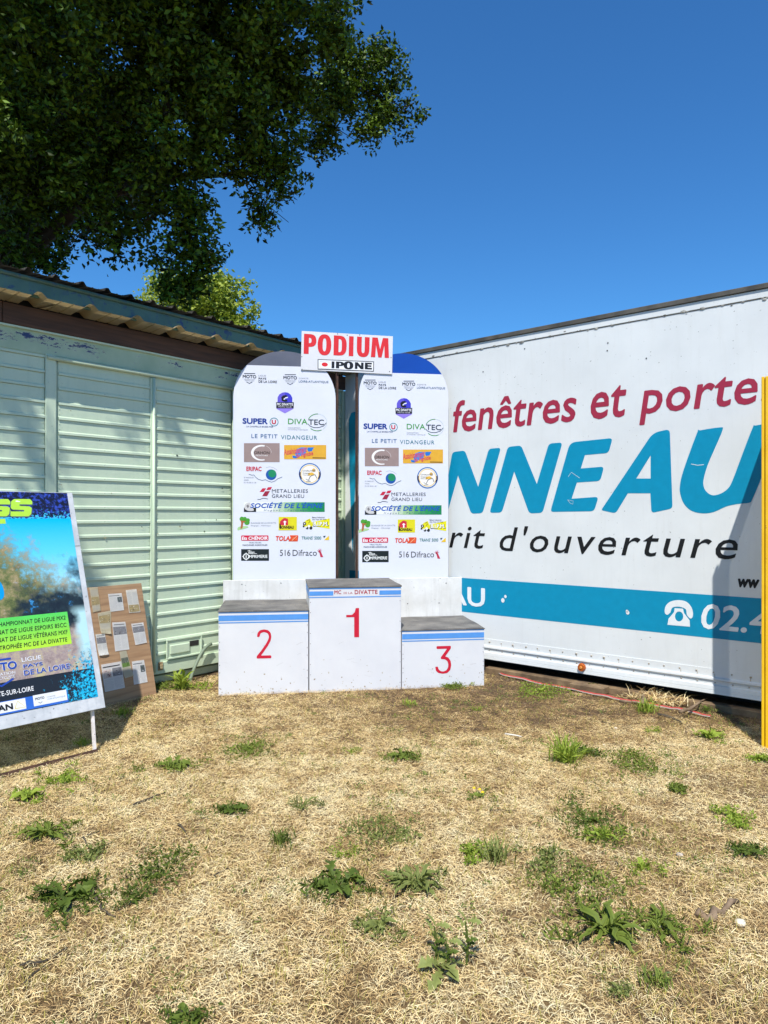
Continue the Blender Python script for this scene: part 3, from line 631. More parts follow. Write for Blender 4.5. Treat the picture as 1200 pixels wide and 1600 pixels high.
    P = Print(); P.poly(round_poly([tf(C2(*q)) for q in ((112, 832), (397, 832), (397, 777), (112, 777))], .01), (200, 34, 66)); tx(P, C2, 'Ets CHÉNOIR', 120, 388, 780, 824, (240, 236, 238), .035, .08, 1, .0026)
    tx(P, C2, 'TRACTEURS', 192, 322, 845, 860, (80, 90, 110)); tx(P, C2, 'MACHINES AGRICOLES', 128, 384, 869, 886, (70, 80, 100), .008); P.build('logo', par)
    P = Print(); pg(P, C2, [(618, 775), (705, 775), (700, 840), (606, 840), (606, 834), (628, 800)], (224, 104, 56), .0014); tx(P, C2, 'TOLAZZI', 472, 708, 782, 834, (214, 70, 40), .045, .15, 1, .0022); ln(P, C2, [(640, 832), (690, 786)], 4, (240, 200, 160), .0027); P.build('logo', par)
    P = Print(); tx(P, C2, "TRANS' 5000", 742, 946, 786, 820, (40, 116, 112), .015); pg(P, C2, [(966, 784), (995, 780), (975, 806)], (30, 60, 64)); pg(P, C2, [(975, 826), (1028, 778), (1028, 826)], (222, 184, 40)); P.build('logo', par)
    P = Print(); rc(P, C2, 112, 920, 402, 1041, (26, 34, 36)); rg(P, C2, 164, 997, 22, 32, (226, 228, 226), .0022); tx(P, C2, 'I', 159, 169, 982, 1012, (226, 228, 226), .05, 0, 1, .0024)
    for a in range(4): pg(P, C2, [(164 + 42 * math.cos(a * 1.5708), 997 + 42 * math.sin(a * 1.5708)), (164 + 30 * math.cos(a * 1.5708 + .3), 997 + 30 * math.sin(a * 1.5708 + .3)), (164 + 30 * math.cos(a * 1.5708 - .3), 997 + 30 * math.sin(a * 1.5708 - .3))], (226, 228, 226), .0023)
    tx(P, C2, 'MPRIMERIE', 196, 386, 980, 1012, (226, 228, 226), .03, 0, 1, .0024); tx(P, C2, 'Réan', 184, 250, 936, 970, (226, 228, 226), .02, .4, 1, .0024); ln(P, C2, [(178, 940), (200, 932), (215, 944)], 4, (226, 228, 226), .0024); ln(P, C2, [(245, 962), (276, 968)], 4, (226, 228, 226), .0024); P.build('logo', par)
    P = Print(); tx(P, C2, '516', 516, 625, 926, 990, (60, 60, 66), .0, 0, .95); tx(P, C2, 'Difraco', 648, 900, 926, 990, (60, 60, 66), -.005, 0, 1)
    pg(P, C2, [(925, 950), (945, 950), (955, 975), (968, 1003), (938, 1003)], (186, 50, 74)); ci(P, C2, 928, 944, 12, (170, 44, 66), .002)
    for a, b in (((905, 935), (930, 945)), ((932, 914), (930, 940)), ((955, 935), (932, 945)), ((915, 920), (928, 940)), ((945, 918), (932, 940))): ln(P, C2, [a, b], 4, (186, 60, 84))
    P.build('logo', par)
def sponsor(u0, u1, vtop, H_, cap_v, capcol, label, du, dv, k):
    t = thing('sponsor_board', BF, label, 'banner board')
    def arc(vb_, clip=None, full=True):
        c, a = (u0 + u1) / 2, (u1 - u0) / 2; pts = []
        for i in range(49):
            q = math.pi * i / 48; x, y = c + a * math.cos(q), vtop - H_ + H_ * math.sin(q) ** .92
            pts.append((x, y))
        return pts
    pts = arc(0); bm = bmesh.new()
    lo = [p for p in pts if p[1] <= cap_v]; s = ((cap_v - (vtop - H_)) / H_)
    def cross(side):
        ps = pts if side > 0 else pts[::-1]
        for a, b in zip(ps, ps[1:]):
            if a[1] <= cap_v < b[1]: f = (cap_v - a[1]) / (b[1] - a[1]); return (a[0] + (b[0] - a[0]) * f, cap_v)
    R, L = cross(1), cross(-1)
    body = [(u0, -.02 + .02), (u1, 0)] + [p for p in pts[:25] if p[1] <= cap_v] + [R, L] + [p for p in pts[25:] if p[1] <= cap_v]
    cap = [L, R] + [p for p in pts if p[1] > cap_v]
    def slab(name, loop, mat, n0, n1):
        bm = bmesh.new(); loop2 = []
        for p in loop:
            if not loop2 or (Vector(p) - Vector(loop2[-1])).length > 1e-4: loop2.append(p)
        if (Vector(loop2[0]) - Vector(loop2[-1])).length < 1e-4: loop2.pop()
        f = bm.faces.new([bm.verts.new((x, y, n1)) for x, y in loop2]); r = bmesh.ops.extrude_face_region(bm, geom=[f])
        for v in [g for g in r['geom'] if isinstance(g, bmesh.types.BMVert)]: v.co.z = n0
        return bm_obj(name, bm, mat, t)
    slab('panel', body, M_banner, -.012, 0); slab('cap', cap, capcol, -.012, 0)
    bm = bmesh.new(); box(bm, u0 - .0015, u0 - .0003, .0, vtop - H_, -.012, -.001); bm_obj('edge_trim', bm, ink(60, 84, 160), t)
    logos(t, du, dv, k); return t
a1 = BF.uv(364.5, 720)[0]; a2 = BF.uv(524.5, 720)[0]; b1_ = BF.uv(560.8, 720)[0]; b2_ = BF.uv(700.5, 720)[0]
vt1 = BF.uv(450, 549)[1]; vt2 = BF.uv(630, 552)[1]
capv1 = BF.uv(440, 572)[1]; capv2 = BF.uv(640, 583.5)[1]
sponsor(a1, a2, vt1, .50, capv1, worn('dark_grey_vinyl', srgb(78, 80, 94), srgb(96, 98, 110), .4, 2), 'left white sponsor board with a rounded dark grey top behind podium block 2', 0, 0, 1)  # cap in a plain dark grey vinyl colour
m1 = BF.uv(379.5, 590); m2 = BF.uv(568.5, 600)
d1 = BF.uv(437, 866); d2 = BF.uv(623, 868.5)
kk = (m2[1] - d2[1]) / (m1[1] - d1[1]); uc, vc = BF.uv(445, 730)
du_ = m2[0] - (uc + (m1[0] - uc) * kk); dv_ = m2[1] - (vc + (m1[1] - vc) * kk)
sponsor(b1_, b2_, vt2, .47, capv2, worn('blue_vinyl', srgb(0, 60, 150), srgb(4, 66, 160), .35, 2), 'right white sponsor board with a rounded deep blue top next to the trailer', du_, dv_, kk)
for px, lab in ((527, 'thin rusty brown post along the right edge of the left sponsor board'), (557.8, 'thin rusty brown post along the left edge of the right sponsor board')):
    uu = BF.uv(px, 740)[0]; t = thing('post', BF, lab, 'post')
    boxo('upright', uu - .013, uu + .013, -.02, 3.25, -.05, -.014, M_rust, t, .002); boxo('flange', uu - .013, uu - .009, -.02, 3.25, -.014, .004, M_rust, t)
# PODIUM sign
sn = -.866; s0 = PF.uv(470.5, 517, sn); s1 = PF.uv(613.8, 525.5, sn); s2 = PF.uv(470, 577.5, sn)
ang = math.atan2(s1[1] - s0[1], s1[0] - s0[0]); Us = PF.U * math.cos(ang) + PF.V * math.sin(ang); Vs = PF.V * math.cos(ang) - PF.U * math.sin(ang)
SO = PF.O + PF.N * sn + PF.U * s2[0] + PF.V * s2[1]
GF = Frame(SO, Us, Vs); sw, sh = GF.uv(614, 525.5)[0], GF.uv(471, 517)[1]
sign = thing('podium_sign', GF, 'white rectangular sign reading PODIUM in red above the gap between the boards', 'sign')
boxo('panel', 0, sw, 0, sh, -.008, 0, M_white, sign, .001)
S = lambda x, y: GF.uv(440 + x / 5, 480 + y / 5)
RD = (214, 44, 50)
xs_ = [(172, 273), (280, 390), (405, 510), (524, 563), (586, 688), (697, 842)]
def sup(cx, cy, a, b, q0, q1, n=14, e=.8):
    out = []
    for i in range(n + 1):
        q = math.radians(q0 + (q1 - q0) * i / n); c_, s_ = math.cos(q), math.sin(q)
        out.append((cx + a * math.copysign(abs(c_) ** e, c_), cy + b * math.copysign(abs(s_) ** e, s_)))
    return out
GL = {'N': [[(0, 0), (.30, 0), (.30, .52), (.68, 0), (1, 0), (1, 1), (.70, 1), (.70, .48), (.32, 1), (0, 1)]], 'E': [[(0, 0), (1, 0), (1, .24), (.40, .24), (.40, .40), (.92, .40), (.92, .62), (.40, .62), (.40, .77), (.97, .77), (.97, 1), (0, 1)]],
      'P': [[(0, 0), (.40, 0), (.40, .36)] + sup(.45, .68, .55, .32, -90, 90) + [(0, 1)], ([(.40, .54)] + sup(.44, .68, .17, .135, -90, 90) + [(.40, .81)])[::-1]],
      'O': [sup(.5, .5, .5, .53, 0, 345, 23, .85), sup(.5, .5, .135, .33, 0, 345, 23, .8)[::-1]],
      'D': [[(0, 0)] + sup(.42, .5, .58, .5, -90, 90, 14, .75) + [(0, 1)], ([(.38, .17)] + sup(.42, .5, .21, .33, -90, 90, 12, .6) + [(.38, .83)])[::-1]],
      'I': [[(0, 0), (1, 0), (1, 1), (0, 1)]],
      'U': [[(0, 1)] + sup(.5, .42, .5, .44, 180, 360, 16, .8) + [(1, 1), (.62, 1)] + sup(.5, .36, .12, .18, 360, 180, 10, .8) + [(.38, 1)]],
      'M': [[(0, 0), (.24, 0), (.27, .62), (.41, 0), (.59, 0), (.73, .62), (.76, 0), (1, 0), (.94, 1), (.64, 1), (.5, .42), (.36, 1), (.06, 1)]]}
for ch, (x0, x1) in zip('PODIUM', xs_):
    xm = (x0 + x1) / 2; yt = 210 + (xm - 220) / 600 * 32; yb = 366 + (xm - 220) / 600 * 30
    a = S(x0, yb); b = S(x1, yt); vb_ = S(xm, yb)[1]; vt_ = S(xm, yt)[1]
    P = Print(); P.poly([[(a[0] + x * (b[0] - a[0]), vb_ + y * (vt_ - vb_)) for x, y in l] for l in GL[ch]], RD); P.build('letter', sign)
P = Print(); q = [S(282, 486), S(720, 503), S(722, 424), S(282, 406)]; P.poly(q, (26, 28, 34)); c = sum((Vector(v) for v in q), Vector((0, 0))) / 4
P.poly([tuple(c + Vector(((v[0] - c.x) * .975, (v[1] - c.y) * .86))) for v in q], (230, 231, 234), .002)
P.poly(circle(S(337, 448), .032, 24, .021), RD, .0026); P.line([S(300, 425), S(372, 428), S(372, 480), S(300, 476), S(300, 425)], .0015, (150, 160, 175), .0026)
for ch, (x0, x1) in zip('IPONE', ((390, 412), (424, 488), (484, 560), (572, 640), (650, 706))):
    xm = (x0 + x1) / 2; a = S(x0, 470); b = S(x1, 470); g_ = 3 if ch == 'O' else 0; vb_ = S(xm, 477 + (xm - 400) * .033 + g_)[1]; vt_ = S(xm, 424 + (xm - 400) * .036 - g_)[1]
    P.poly([[(a[0] + x * (b[0] - a[0]), vb_ + y * (vt_ - vb_)) for x, y in l] for l in GL[ch]], (26, 28, 34), .003)
P.build('logo', sign)
for x, y in ((160, 485), (843, 502), (437, 208), (855, 392), (158, 386), (512, 218), (610, 216)):
    a = S(x, y); bm = bmesh.new(); bmesh.ops.create_icosphere(bm, subdivisions=1, radius=.005, matrix=Matrix.Translation((a[0], a[1], .001))); bm_obj('screw', bm, M_dark, sign)

# ------------------------------------------------------------------ poster board on its stand
U0 = Vector((.661, .751, 0)).normalized(); c0 = Vector((-1.918, 4.85, .28)); c1 = Vector((-1.918 - .751 * .5, 4.85 + .661 * .5, 1.77))
OF = Frame(c0, U0, (c1 - c0)); ph = (c1 - c0).length
stand = thing('poster_stand', OF, 'large motocross poster leaning back on a rusty stand at the left edge', 'poster')
M_gal = worn('whitewashed_board', srgb(176, 180, 184), srgb(206, 208, 210), .6, 7, srgb(120, 122, 124), 40, .66, .3, 20, streak=srgb(150, 156, 164))
vs_ = OF.uv(130, 853)[1]
boxo('board_panel', -1.25, 0, 0, vs_ - .002, -.015, 0, M_gal, stand, .002); boxo('board_panel', -1.25, 0, vs_ + .002, ph, -.015, 0, M_gal, stand, .002)
uR = (OF.uv(103, 772)[0] + OF.uv(155, 1088)[0]) / 2; vB = OF.uv(155, 1088)[1]; uL = -1.19; pw, pht = uR - uL, ph - vB - .004
def poster_mat():
    m, nt, p = new_mat('poster_print')
    tc = N(nt, 'ShaderNodeTexCoord'); sep = N(nt, 'ShaderNodeSeparateXYZ'); nt.links.new(tc.outputs['Object'], sep.inputs[0])
    y = math_n(nt, 'DIVIDE', math_n(nt, 'SUBTRACT', sep.outputs[1], vB), pht); x = math_n(nt, 'SUBTRACT', sep.outputs[0], uR)   # x <= 0 from the right edge
    n1 = noise_n(nt, 3.5, 5, .6); n2 = noise_n(nt, 11, 10, .78); n3 = noise_n(nt, 34, 6, .75); n4 = noise_n(nt, 60, 3, .6)
    skyc = ramp(nt, y, [(.5, srgb(170, 215, 232)), (.70, srgb(90, 200, 235)), (.86, srgb(0, 178, 226))]).outputs[0]
    fol = ramp(nt, n2.outputs[0], [(.32, srgb(34, 48, 34)), (.47, srgb(104, 112, 60)), (.6, srgb(156, 140, 100)), (.72, srgb(196, 190, 190))]).outputs[0]
    # foliage of the printed picture rises to the left
    fk = math_n(nt, 'ADD', math_n(nt, 'SUBTRACT', .56, y), math_n(nt, 'MULTIPLY', x, -.62)); fk = math_n(nt, 'ADD', fk, math_n(nt, 'MULTIPLY', math_n(nt, 'SUBTRACT', n2.outputs[0], .5), .9))
    c = mix(nt, ramp(nt, fk, [(-.0, 0), (.2, 1)]).outputs[0], skyc, fol)
    # printed dark hedge
    dk = math_n(nt, 'ADD', math_n(nt, 'SUBTRACT', .60, y), math_n(nt, 'MULTIPLY', math_n(nt, 'SUBTRACT', n1.outputs[0], .5), .9)); dk = math_n(nt, 'ADD', dk, math_n(nt, 'MULTIPLY', math_n(nt, 'ADD', x, .18), .35))
    c = mix(nt, ramp(nt, dk, [(.0, 0), (.14, 1)]).outputs[0], c, ramp(nt, n2.outputs[0], [(.4, srgb(24, 32, 40)), (.58, srgb(38, 52, 56)), (.63, srgb(30, 120, 180)), (.7, srgb(120, 190, 220))]).outputs[0])
    # dirt and dust below
    dirt = ramp(nt, n2.outputs[0], [(.3, srgb(110, 92, 90)), (.5, srgb(164, 146, 140)), (.66, srgb(196, 186, 120)), (.75, srgb(200, 205, 210))]).outputs[0]
    gk = math_n(nt, 'ADD', math_n(nt, 'SUBTRACT', .38, y), math_n(nt, 'MULTIPLY', math_n(nt, 'SUBTRACT', n1.outputs[0], .5), .25)); gk = math_n(nt, 'ADD', gk, math_n(nt, 'MULTIPLY', math_n(nt, 'ADD', x, .1), .2))
    c = mix(nt, ramp(nt, gk, [(.0, 0), (.05, 1)]).outputs[0], c, mix(nt, ramp(nt, x, [(0, 0), (1, 1)]).outputs[0], dirt, dirt))
    pal = ramp(nt, math_n(nt, 'ADD', math_n(nt, 'MULTIPLY', x, 6), math_n(nt, 'MULTIPLY', n1.outputs[0], 1.6)), [(.1, 0), (.5, 1)]).outputs[0]
    pk = math_n(nt, 'MULTIPLY', pal, ramp(nt, y, [(.1, 0), (.24, 1), (.4, 1), (.44, 0)]).outputs[0]); c = mix(nt, pk, c, srgb(176, 214, 218))
    # cyan splatter bottom right, black band, blue strip
    sp = math_n(nt, 'ADD', math_n(nt, 'MULTIPLY', math_n(nt, 'ADD', x, .17), 2.2), math_n(nt, 'MULTIPLY', math_n(nt, 'SUBTRACT', .12, y), 2.0))
    blk = math_n(nt, 'MULTIPLY', math_n(nt, 'LESS_THAN', y, .135), 1.0); c = mix(nt, blk, c, srgb(30, 34, 40))
    spk = ramp(nt, math_n(nt, 'ADD', sp, math_n(nt, 'MULTIPLY', math_n(nt, 'SUBTRACT', n3.outputs[0], .5), 3.2)), [(.12, 0), (.2, 1)]).outputs[0]
    spk = math_n(nt, 'MULTIPLY', spk, ramp(nt, y, [(.16, 1), (.27, 0)]).outputs[0])
    c = mix(nt, spk, c, ramp(nt, n4.outputs[0], [(.42, srgb(20, 44, 60)), (.5, srgb(0, 160, 205)), (.7, srgb(60, 200, 230))]).outputs[0])
    # top band
    top = math_n(nt, 'GREATER_THAN', y, .868); tk = ramp(nt, n3.outputs[0], [(.50, srgb(22, 24, 44)), (.54, srgb(40, 58, 140)), (.66, srgb(60, 84, 190))]).outputs[0]
    cy = math_n(nt, 'GREATER_THAN', math_n(nt, 'ADD', n4.outputs[0], math_n(nt, 'MULTIPLY', math_n(nt, 'SUBTRACT', .9, y), 5)), .62)
    tk = mix(nt, cy, tk, srgb(60, 180, 220)); c = mix(nt, top, c, tk)
    nt.links.new(c, p.inputs['Base Color']); p.inputs['Roughness'].default_value = .35; return m
M_poster = poster_mat()
bm = bmesh.new(); box(bm, uL, uR, vB, ph - .004, .0005, .0016); bm_obj('poster_print', bm, M_poster, stand)
P = Print(); O5 = lambda x, y: OF.uv(x / 6.6667, 920 + y / 6.6667)
LG = (176, 220, 70)
gx = [O5(-700, 350), O5(745, 570), O5(700, 238), O5(-700, 400)]
v_b = O5(745, 572)[1]; v_t = O5(700, 238)[1]; ur = (O5(745, 572)[0] + O5(700, 238)[0]) / 2
nb = 10
for i in range(nb):
    f = i / (nb - 1); P.rect(-1.1, ur, v_b + (v_t - v_b) * i / nb, v_b + (v_t - v_b) * (i + 1) / nb, (int(176 - 86 * f), int(222 - 14 * f), int(60 + 30 * f)), .0022)
K = (30, 34, 34)
for s_, x1, y0, y1, n_ in (('CHAMPIONNAT DE LIGUE MX2', 682, 278, 320, 24), ('CHAMPIONNAT DE LIGUE ESPOIRS 85CC', 694, 352, 396, 33), ('CHAMPIONNAT DE LIGUE VÉTÉRANS MXF', 706, 424, 470, 33), ('MANCHE BON TROPHÉE MC DE LA DIVATTE', 702, 502, 548, 35)):
    a = O5(x1, y1); b = O5(x1, y0); P.text(s_, a[0] - n_ * .0188, a[0], a[1], b[1] + (.006 if 'É' in s_ else 0), K, .012, .12, 1.05, .003)
NB = (38, 70, 160); WH = (225, 228, 235)
def both(s_, u0, u1, v0, v1, bo):
    e = .002; P.text(s_, u0 - e, u1 + e, v0 - e, v1 + e, WH, bo + .035, 0, 1, .0022); P.text(s_, u0, u1, v0, v1, NB, bo, 0, 1, .0036)
a = O5(240, 810); b = O5(440, 760); both('PAYS', a[0], b[0] , (a[1] + O5(440, 812)[1]) / 2, b[1], .02)
a = O5(250, 900); b = O5(728, 830); both('DE LA LOIRE', a[0], b[0], O5(728, 828)[1], O5(728, 775)[1], .02)
a = O5(225, 750); b = O5(425, 690); P.text('LIGUE', a[0], b[0], O5(425, 735)[1], O5(425, 690)[1], WH, .005, 0, 1, .003)
a = O5(178, 830); b = O5(178, 745); both('MOTO', a[0] - .21, a[0], a[1], b[1], .04)
P.line([(a[0] - .20, b[1] + .018), (a[0] - .03, b[1] + .018)], .012, NB, .003); P.line([(a[0] - .16, a[1] - .065), (a[0] - .105, a[1] - .095), (a[0] - .03, a[1] - .06)], .012, NB, .003)
P.text('FÉDÉRATION', a[0] - .19, a[0] - .015, a[1] - .03, a[1] - .008, WH, 0, 0, 1, .003); P.text('MOTOCYCLISTE', a[0] - .18, a[0] - .02, a[1] - .056, a[1] - .036, WH, 0, 0, 1, .003)
a = O5(352, 1060); b = O5(352, 1010); P.text('LA CHAPELLE BASSE-MER DIVATTE-SUR-LOIRE', a[0] - .72, a[0], a[1], b[1], (232, 232, 232), .015, 0, 1.05, .003)
va, vb_ = vB + .004, vB + .085
P.rect(-1.15, O5(690, 1120)[0] + .01, va, vb_, (50, 104, 196), .0022)
a = O5(350, 1200); b = O5(688, 1060); P.rect(a[0], b[0], va + .014, vb_ + .002, (226, 228, 230), .0028)
P.text('MOTO', a[0] + .012, a[0] + .07, va + .05, va + .066, DK, .03, 0, 1, .0034); P.text('LOIRE-ATLANTIQUE', a[0] + .085, b[0] - .012, va + .036, va + .046, (110, 140, 170), 0, 0, 1, .0034); P.text('COMITÉ', a[0] + .085, a[0] + .14, va + .052, va + .062, GR, 0, 0, 1, .0034)
P.line([(a[0] + .03, va + .035), (a[0] + .042, va + .026), (a[0] + .054, va + .035)], .003, DK, .0034)
b = O5(270, 1220); P.rect(b[0] - .5, b[0], va + .010, vb_ - .004, (228, 228, 228), .0028); c = O5(135, 1240)
P.text('HAN', c[0] - .13, c[0], va + .022, vb_ - .02, (26, 28, 30), .05, 0, 1, .0034); P.line([(c[0] + .01, va + .024), (c[0] + .03, vb_ - .014), (c[0] + .075, va + .02), (c[0] + .01, va + .024)], .004, (220, 200, 60), .0034)
O7 = lambda x, y: OF.uv(x / 17.783, 760 + y / 17.783)      # big SS
def s_shape(x, y): return O7(x, y)
for dx in (0, -610):
    for off, d, col in ((.0022, 26, (80, 96, 110)), (.003, 0, LG)):
        c = [(290, 640), (285, 835), (790, 835), (862, 770), (880, 600), (820, 560), (535, 545), (535, 500), (890, 505), (890, 420), (830, 355), (380, 355), (305, 420), (290, 600), (340, 645), (670, 660), (665, 700), (300, 700)]
        P.poly(round_poly([O7(x + dx + d, y + d) for x, y in c], .006, 3), col, off)
P.rect(O7(0, 900)[0] - .2, O7(140, 900)[0], O7(100, 1040)[1], O7(100, 905)[1], LG, .0022)
P.poly([O7(x, y) for x, y in ((430, 400), (470, 395), (560, 420), (540, 440), (430, 430))], (235, 245, 225), .0034)
P.poly(smooth_loop([OF.uv(x, y) for x, y in ((-8, 905), (2, 912), (6, 925), (5, 934), (-2, 938), (-10, 930))], 3), (0, 150, 215), .003)
P.build('poster_lettering', stand)
# frame legs in world coordinates expressed through the inverse of the stand's frame
inv = OF.M.inverted(); bm = bmesh.new()
g1 = gp(148, 1177); top1 = c0 + (c1 - c0) * .95 - OF.N * .07 - U0 * .10
def lp(v): return inv @ Vector(v)
for k in range(2):
    sft = -U0 * (1.0 * k); bm = bmesh.new(); tube(bm, [lp(g1 + sft), lp(c0 + (c1 - c0) * .04 - OF.N * .04 - U0 * .07 + sft), lp(top1 + sft)], .013, 4)
    bm_obj('leg', bm, worn('flaking_white_steel', srgb(200, 190, 182), srgb(224, 220, 216), .6, 30, srgb(120, 80, 60), 60, .64), stand)
bm = bmesh.new(); g2 = g1 + Vector((-.42, -.47, 0)) * 2.2; tube(bm, [lp(g1 + Vector((.01, .01, .012))), lp(g2 + Vector((0, 0, .012)))], .019, 4); bm_obj('foot_bar', bm, M_rust, stand)

# ------------------------------------------------------------------ plywood notice board with clippings
e0 = gp(245, 1086, 0); up = Vector((0, 0, .985)) - SF.N * .245 - SF.U * .01
WF = Frame(e0, SF.U, up); wh = up.length
ply = thing('notice_board', WF, 'plywood notice board with newspaper clippings leaning on the green shed', 'notice board')
boxo('panel', -.72, 0, 0, wh, -.012, 0, M_ply, ply, .002)
for uu in (-.6, -.12): boxo('batten', uu, uu + .045, .03, wh - .03, -.035, -.0125, M_timber, ply)
papers = [  # corner pixels tl, tr, br, bl (in the crop), kind, label
 ((284, 280), (440, 268), (465, 462), (310, 482), 'smallpic', 'white clipping with a small dark photo, top middle of the plywood board', (240, 240, 238)),
 ((484, 236), (606, 222), (650, 484), (524, 494), 'botpic', 'tall narrow clipping with a colour photo at its bottom, top right of the plywood board', (240, 238, 230)),
 ((70, 210), (165, 204), (200, 470), (110, 490), 'midpic', 'yellowed clipping with a colour photo, topmost beside the poster edge', (214, 204, 176)),
 ((165, 500), (318, 466), (312, 736), (200, 728), 'toppicY', 'yellowed clipping overlapping its neighbour, second row of the plywood board', (216, 208, 182)),
 ((328, 604), (478, 594), (524, 908), (362, 932), 'toppic', 'long white clipping with a grey crowd photo, centre of the plywood board', (242, 242, 241)),
 ((544, 618), (682, 600), (722, 830), (592, 858), 'toppic', 'white clipping with a grey photo, right of centre on the plywood board', (242, 242, 241)),
 ((140, 740), (246, 730), (288, 968), (176, 984), 'toppic', 'curled white clipping beside the poster edge in the third row', (240, 240, 236)),
 ((200, 1084), (430, 1044), (472, 1344), (244, 1396), 'wide', 'widest newspaper page with two photos, bottom left of the plywood board', (238, 236, 235)),
 ((408, 936), (486, 922), (566, 1210), (460, 1240), 'green', 'yellowed page with a green landscape photo, curled between two white clippings', (208, 204, 182)),
 ((552, 1046), (690, 1026), (730, 1278), (574, 1310), 'smallpic', 'white clipping with a small dark photo, bottom right of the plywood board', (242, 242, 241)),
]
for i, (tl_, tr_, br, bl, kind, lab, col) in enumerate(papers):
    c = [WF.uv(130 + x / 7.27, 890 + y / 7.27) for x, y in (bl, br, tr_, tl_)]
    off = .003 + .0012 * (i % 3) + (.002 if i == 8 else 0)
    t = thing('newspaper_clipping', WF, lab, 'clipping', 'clippings pinned on the plywood board')
    def L(x, y): 
        b = Vector(c[0]).lerp(Vector(c[1]), x); a = Vector(c[3]).lerp(Vector(c[2]), x); return tuple(b.lerp(a, y))
    bm = bmesh.new(); n = 8; g = []
    for jy in range(n + 1):
        g.append([bm.verts.new(L(x / 4, jy / n) + (off + .010 * (max(0, 1 - jy / n * 3) ** 2) * (1 if i in (3, 6, 8) else 0) * (1 + .5 * math.sin(x + i)),)) for x in range(5)])
    for jy in range(n):
        for x in range(4): bm.faces.new((g[jy][x], g[jy][x + 1], g[jy + 1][x + 1], g[jy + 1][x]))
    bmesh.ops.solidify(bm, geom=bm.faces[:], thickness=.0006)
    bm_obj('sheet', bm, ink(*col, .8), t)
    P = Print(); o_ = off + .0008; LT = (196, 196, 194)
    def rct(x0, x1, y0, y1, cc, o=0): P.poly([L(x0, y0), L(x1, y0), L(x1, y1), L(x0, y1)], cc, o_ + o)
    def pic(x0, x1, y0, y1, pal):
        rct(x0, x1, y0, y1, pal[0])
        for _ in range(14):
            a, b = random.uniform(x0, x1 - .06), random.uniform(y0, y1 - .04); w, h_ = random.uniform(.04, .14), random.uniform(.02, .06)
            w = min(w, x1 - a); h_ = min(h_, y1 - b); P.poly([L(a, b), L(a + w, b + h_ * .2), L(a + w * .7, b + h_)], random.choice(pal[1:]), o_ + .0006)
    def lines(x0, x1, y0, y1, nl=10):
        for k in range(nl):
            y = y0 + (y1 - y0) * (k + .5) / nl; e = x1 - random.uniform(0, .12) * (k % 3 == 2)
            P.line([L(x0, y), L(e, y)], .0018, LT, o_)
    GY = [(120, 120, 124), (60, 60, 64), (180, 180, 182), (90, 90, 94), (36, 36, 40)]
    CO = [(150, 134, 96), (70, 70, 60), (196, 176, 110), (110, 96, 70), (210, 205, 190)]
    if kind == 'smallpic': pic(.62, .95, .48, .78, [(80, 90, 90)] + GY[1:]); lines(.06, .56, .08, .8, 14); lines(.6, .94, .08, .44, 7); rct(.06, .8, .86, .89, (90, 90, 92))
    elif kind == 'botpic': pic(.04, .96, .03, .34, CO); lines(.06, .45, .38, .9, 16); lines(.52, .94, .38, .9, 16)
    elif kind == 'midpic': pic(.04, .96, .28, .6, CO); lines(.06, .94, .06, .24, 5); lines(.06, .94, .66, .9, 6)
    elif kind == 'toppicY': pic(.04, .94, .5, .85, CO); lines(.06, .94, .06, .46, 10)
    elif kind == 'toppic': pic(.03, .97, .56, .84, GY); lines(.06, .46, .06, .52, 14); lines(.53, .94, .06, .52, 14); rct(.1, .9, .9, .93, (110, 110, 112))
    elif kind == 'wide': pic(.05, .42, .48, .78, [(190, 176, 168), (60, 60, 66), (170, 60, 60), (90, 84, 80), (200, 190, 186)]); pic(.5, .97, .5, .8, GY); rct(.06, .9, .86, .9, (60, 60, 62)); lines(.05, .48, .05, .44, 11); lines(.53, .96, .05, .44, 11)
    elif kind == 'green': pic(.05, .95, .4, .55, [(96, 124, 60), (70, 100, 44), (120, 144, 80), (60, 80, 40)]); pic(.05, .95, .55, .75, [(90, 96, 84), (50, 54, 50), (150, 160, 150), (110, 110, 100)]); lines(.1, .9, .08, .3, 5)
    P.build('print', t)

# ------------------------------------------------------------------ yellow frame at the right edge
YF = Frame((2.605, 4.86, 0), (.81, -.587, 0))      # faces the camera; depth runs back to the trailer
yf = thing('yellow_frame', YF, 'tall yellow metal framed panel standing at the right edge in front of the trailer', 'frame')
YH = 2.56
boxo('post', .0, .018, 0, YH, -.06, 0, M_yel, yf, .003); boxo('post', .024, .10, 0, YH, -.05, .006, M_yel, yf, .004)
boxo('post', .0, .10, 0, YH, -.74, -.68, M_yel, yf, .004)
boxo('rail', .02, .08, YH - .06, YH - .002, -.679, -.061, M_yel, yf); boxo('rail', .02, .08, .25, .31, -.679, -.061, M_yel, yf)
boxo('groove', .0185, .0235, 0.01, YH - .01, -.045, -.012, worn('red_rust_line', srgb(120, 50, 20), srgb(150, 70, 30), .8), yf)
m, nt, p = new_mat('grey_mesh_sheet'); p.inputs['Base Color'].default_value = srgb(120, 120, 118)
tb_ = N(nt, 'ShaderNodeBsdfTransparent'); ms = N(nt, 'ShaderNodeMixShader'); ms.inputs[0].default_value = .35
nt.links.new(p.outputs[0], ms.inputs[1]); nt.links.new(tb_.outputs[0], ms.inputs[2]); nt.links.new(ms.outputs[0], nt.nodes['Material Output'].inputs[0])
boxo('mesh_panel', .049, .051, .312, YH - .062, -.679, -.061, m, yf)

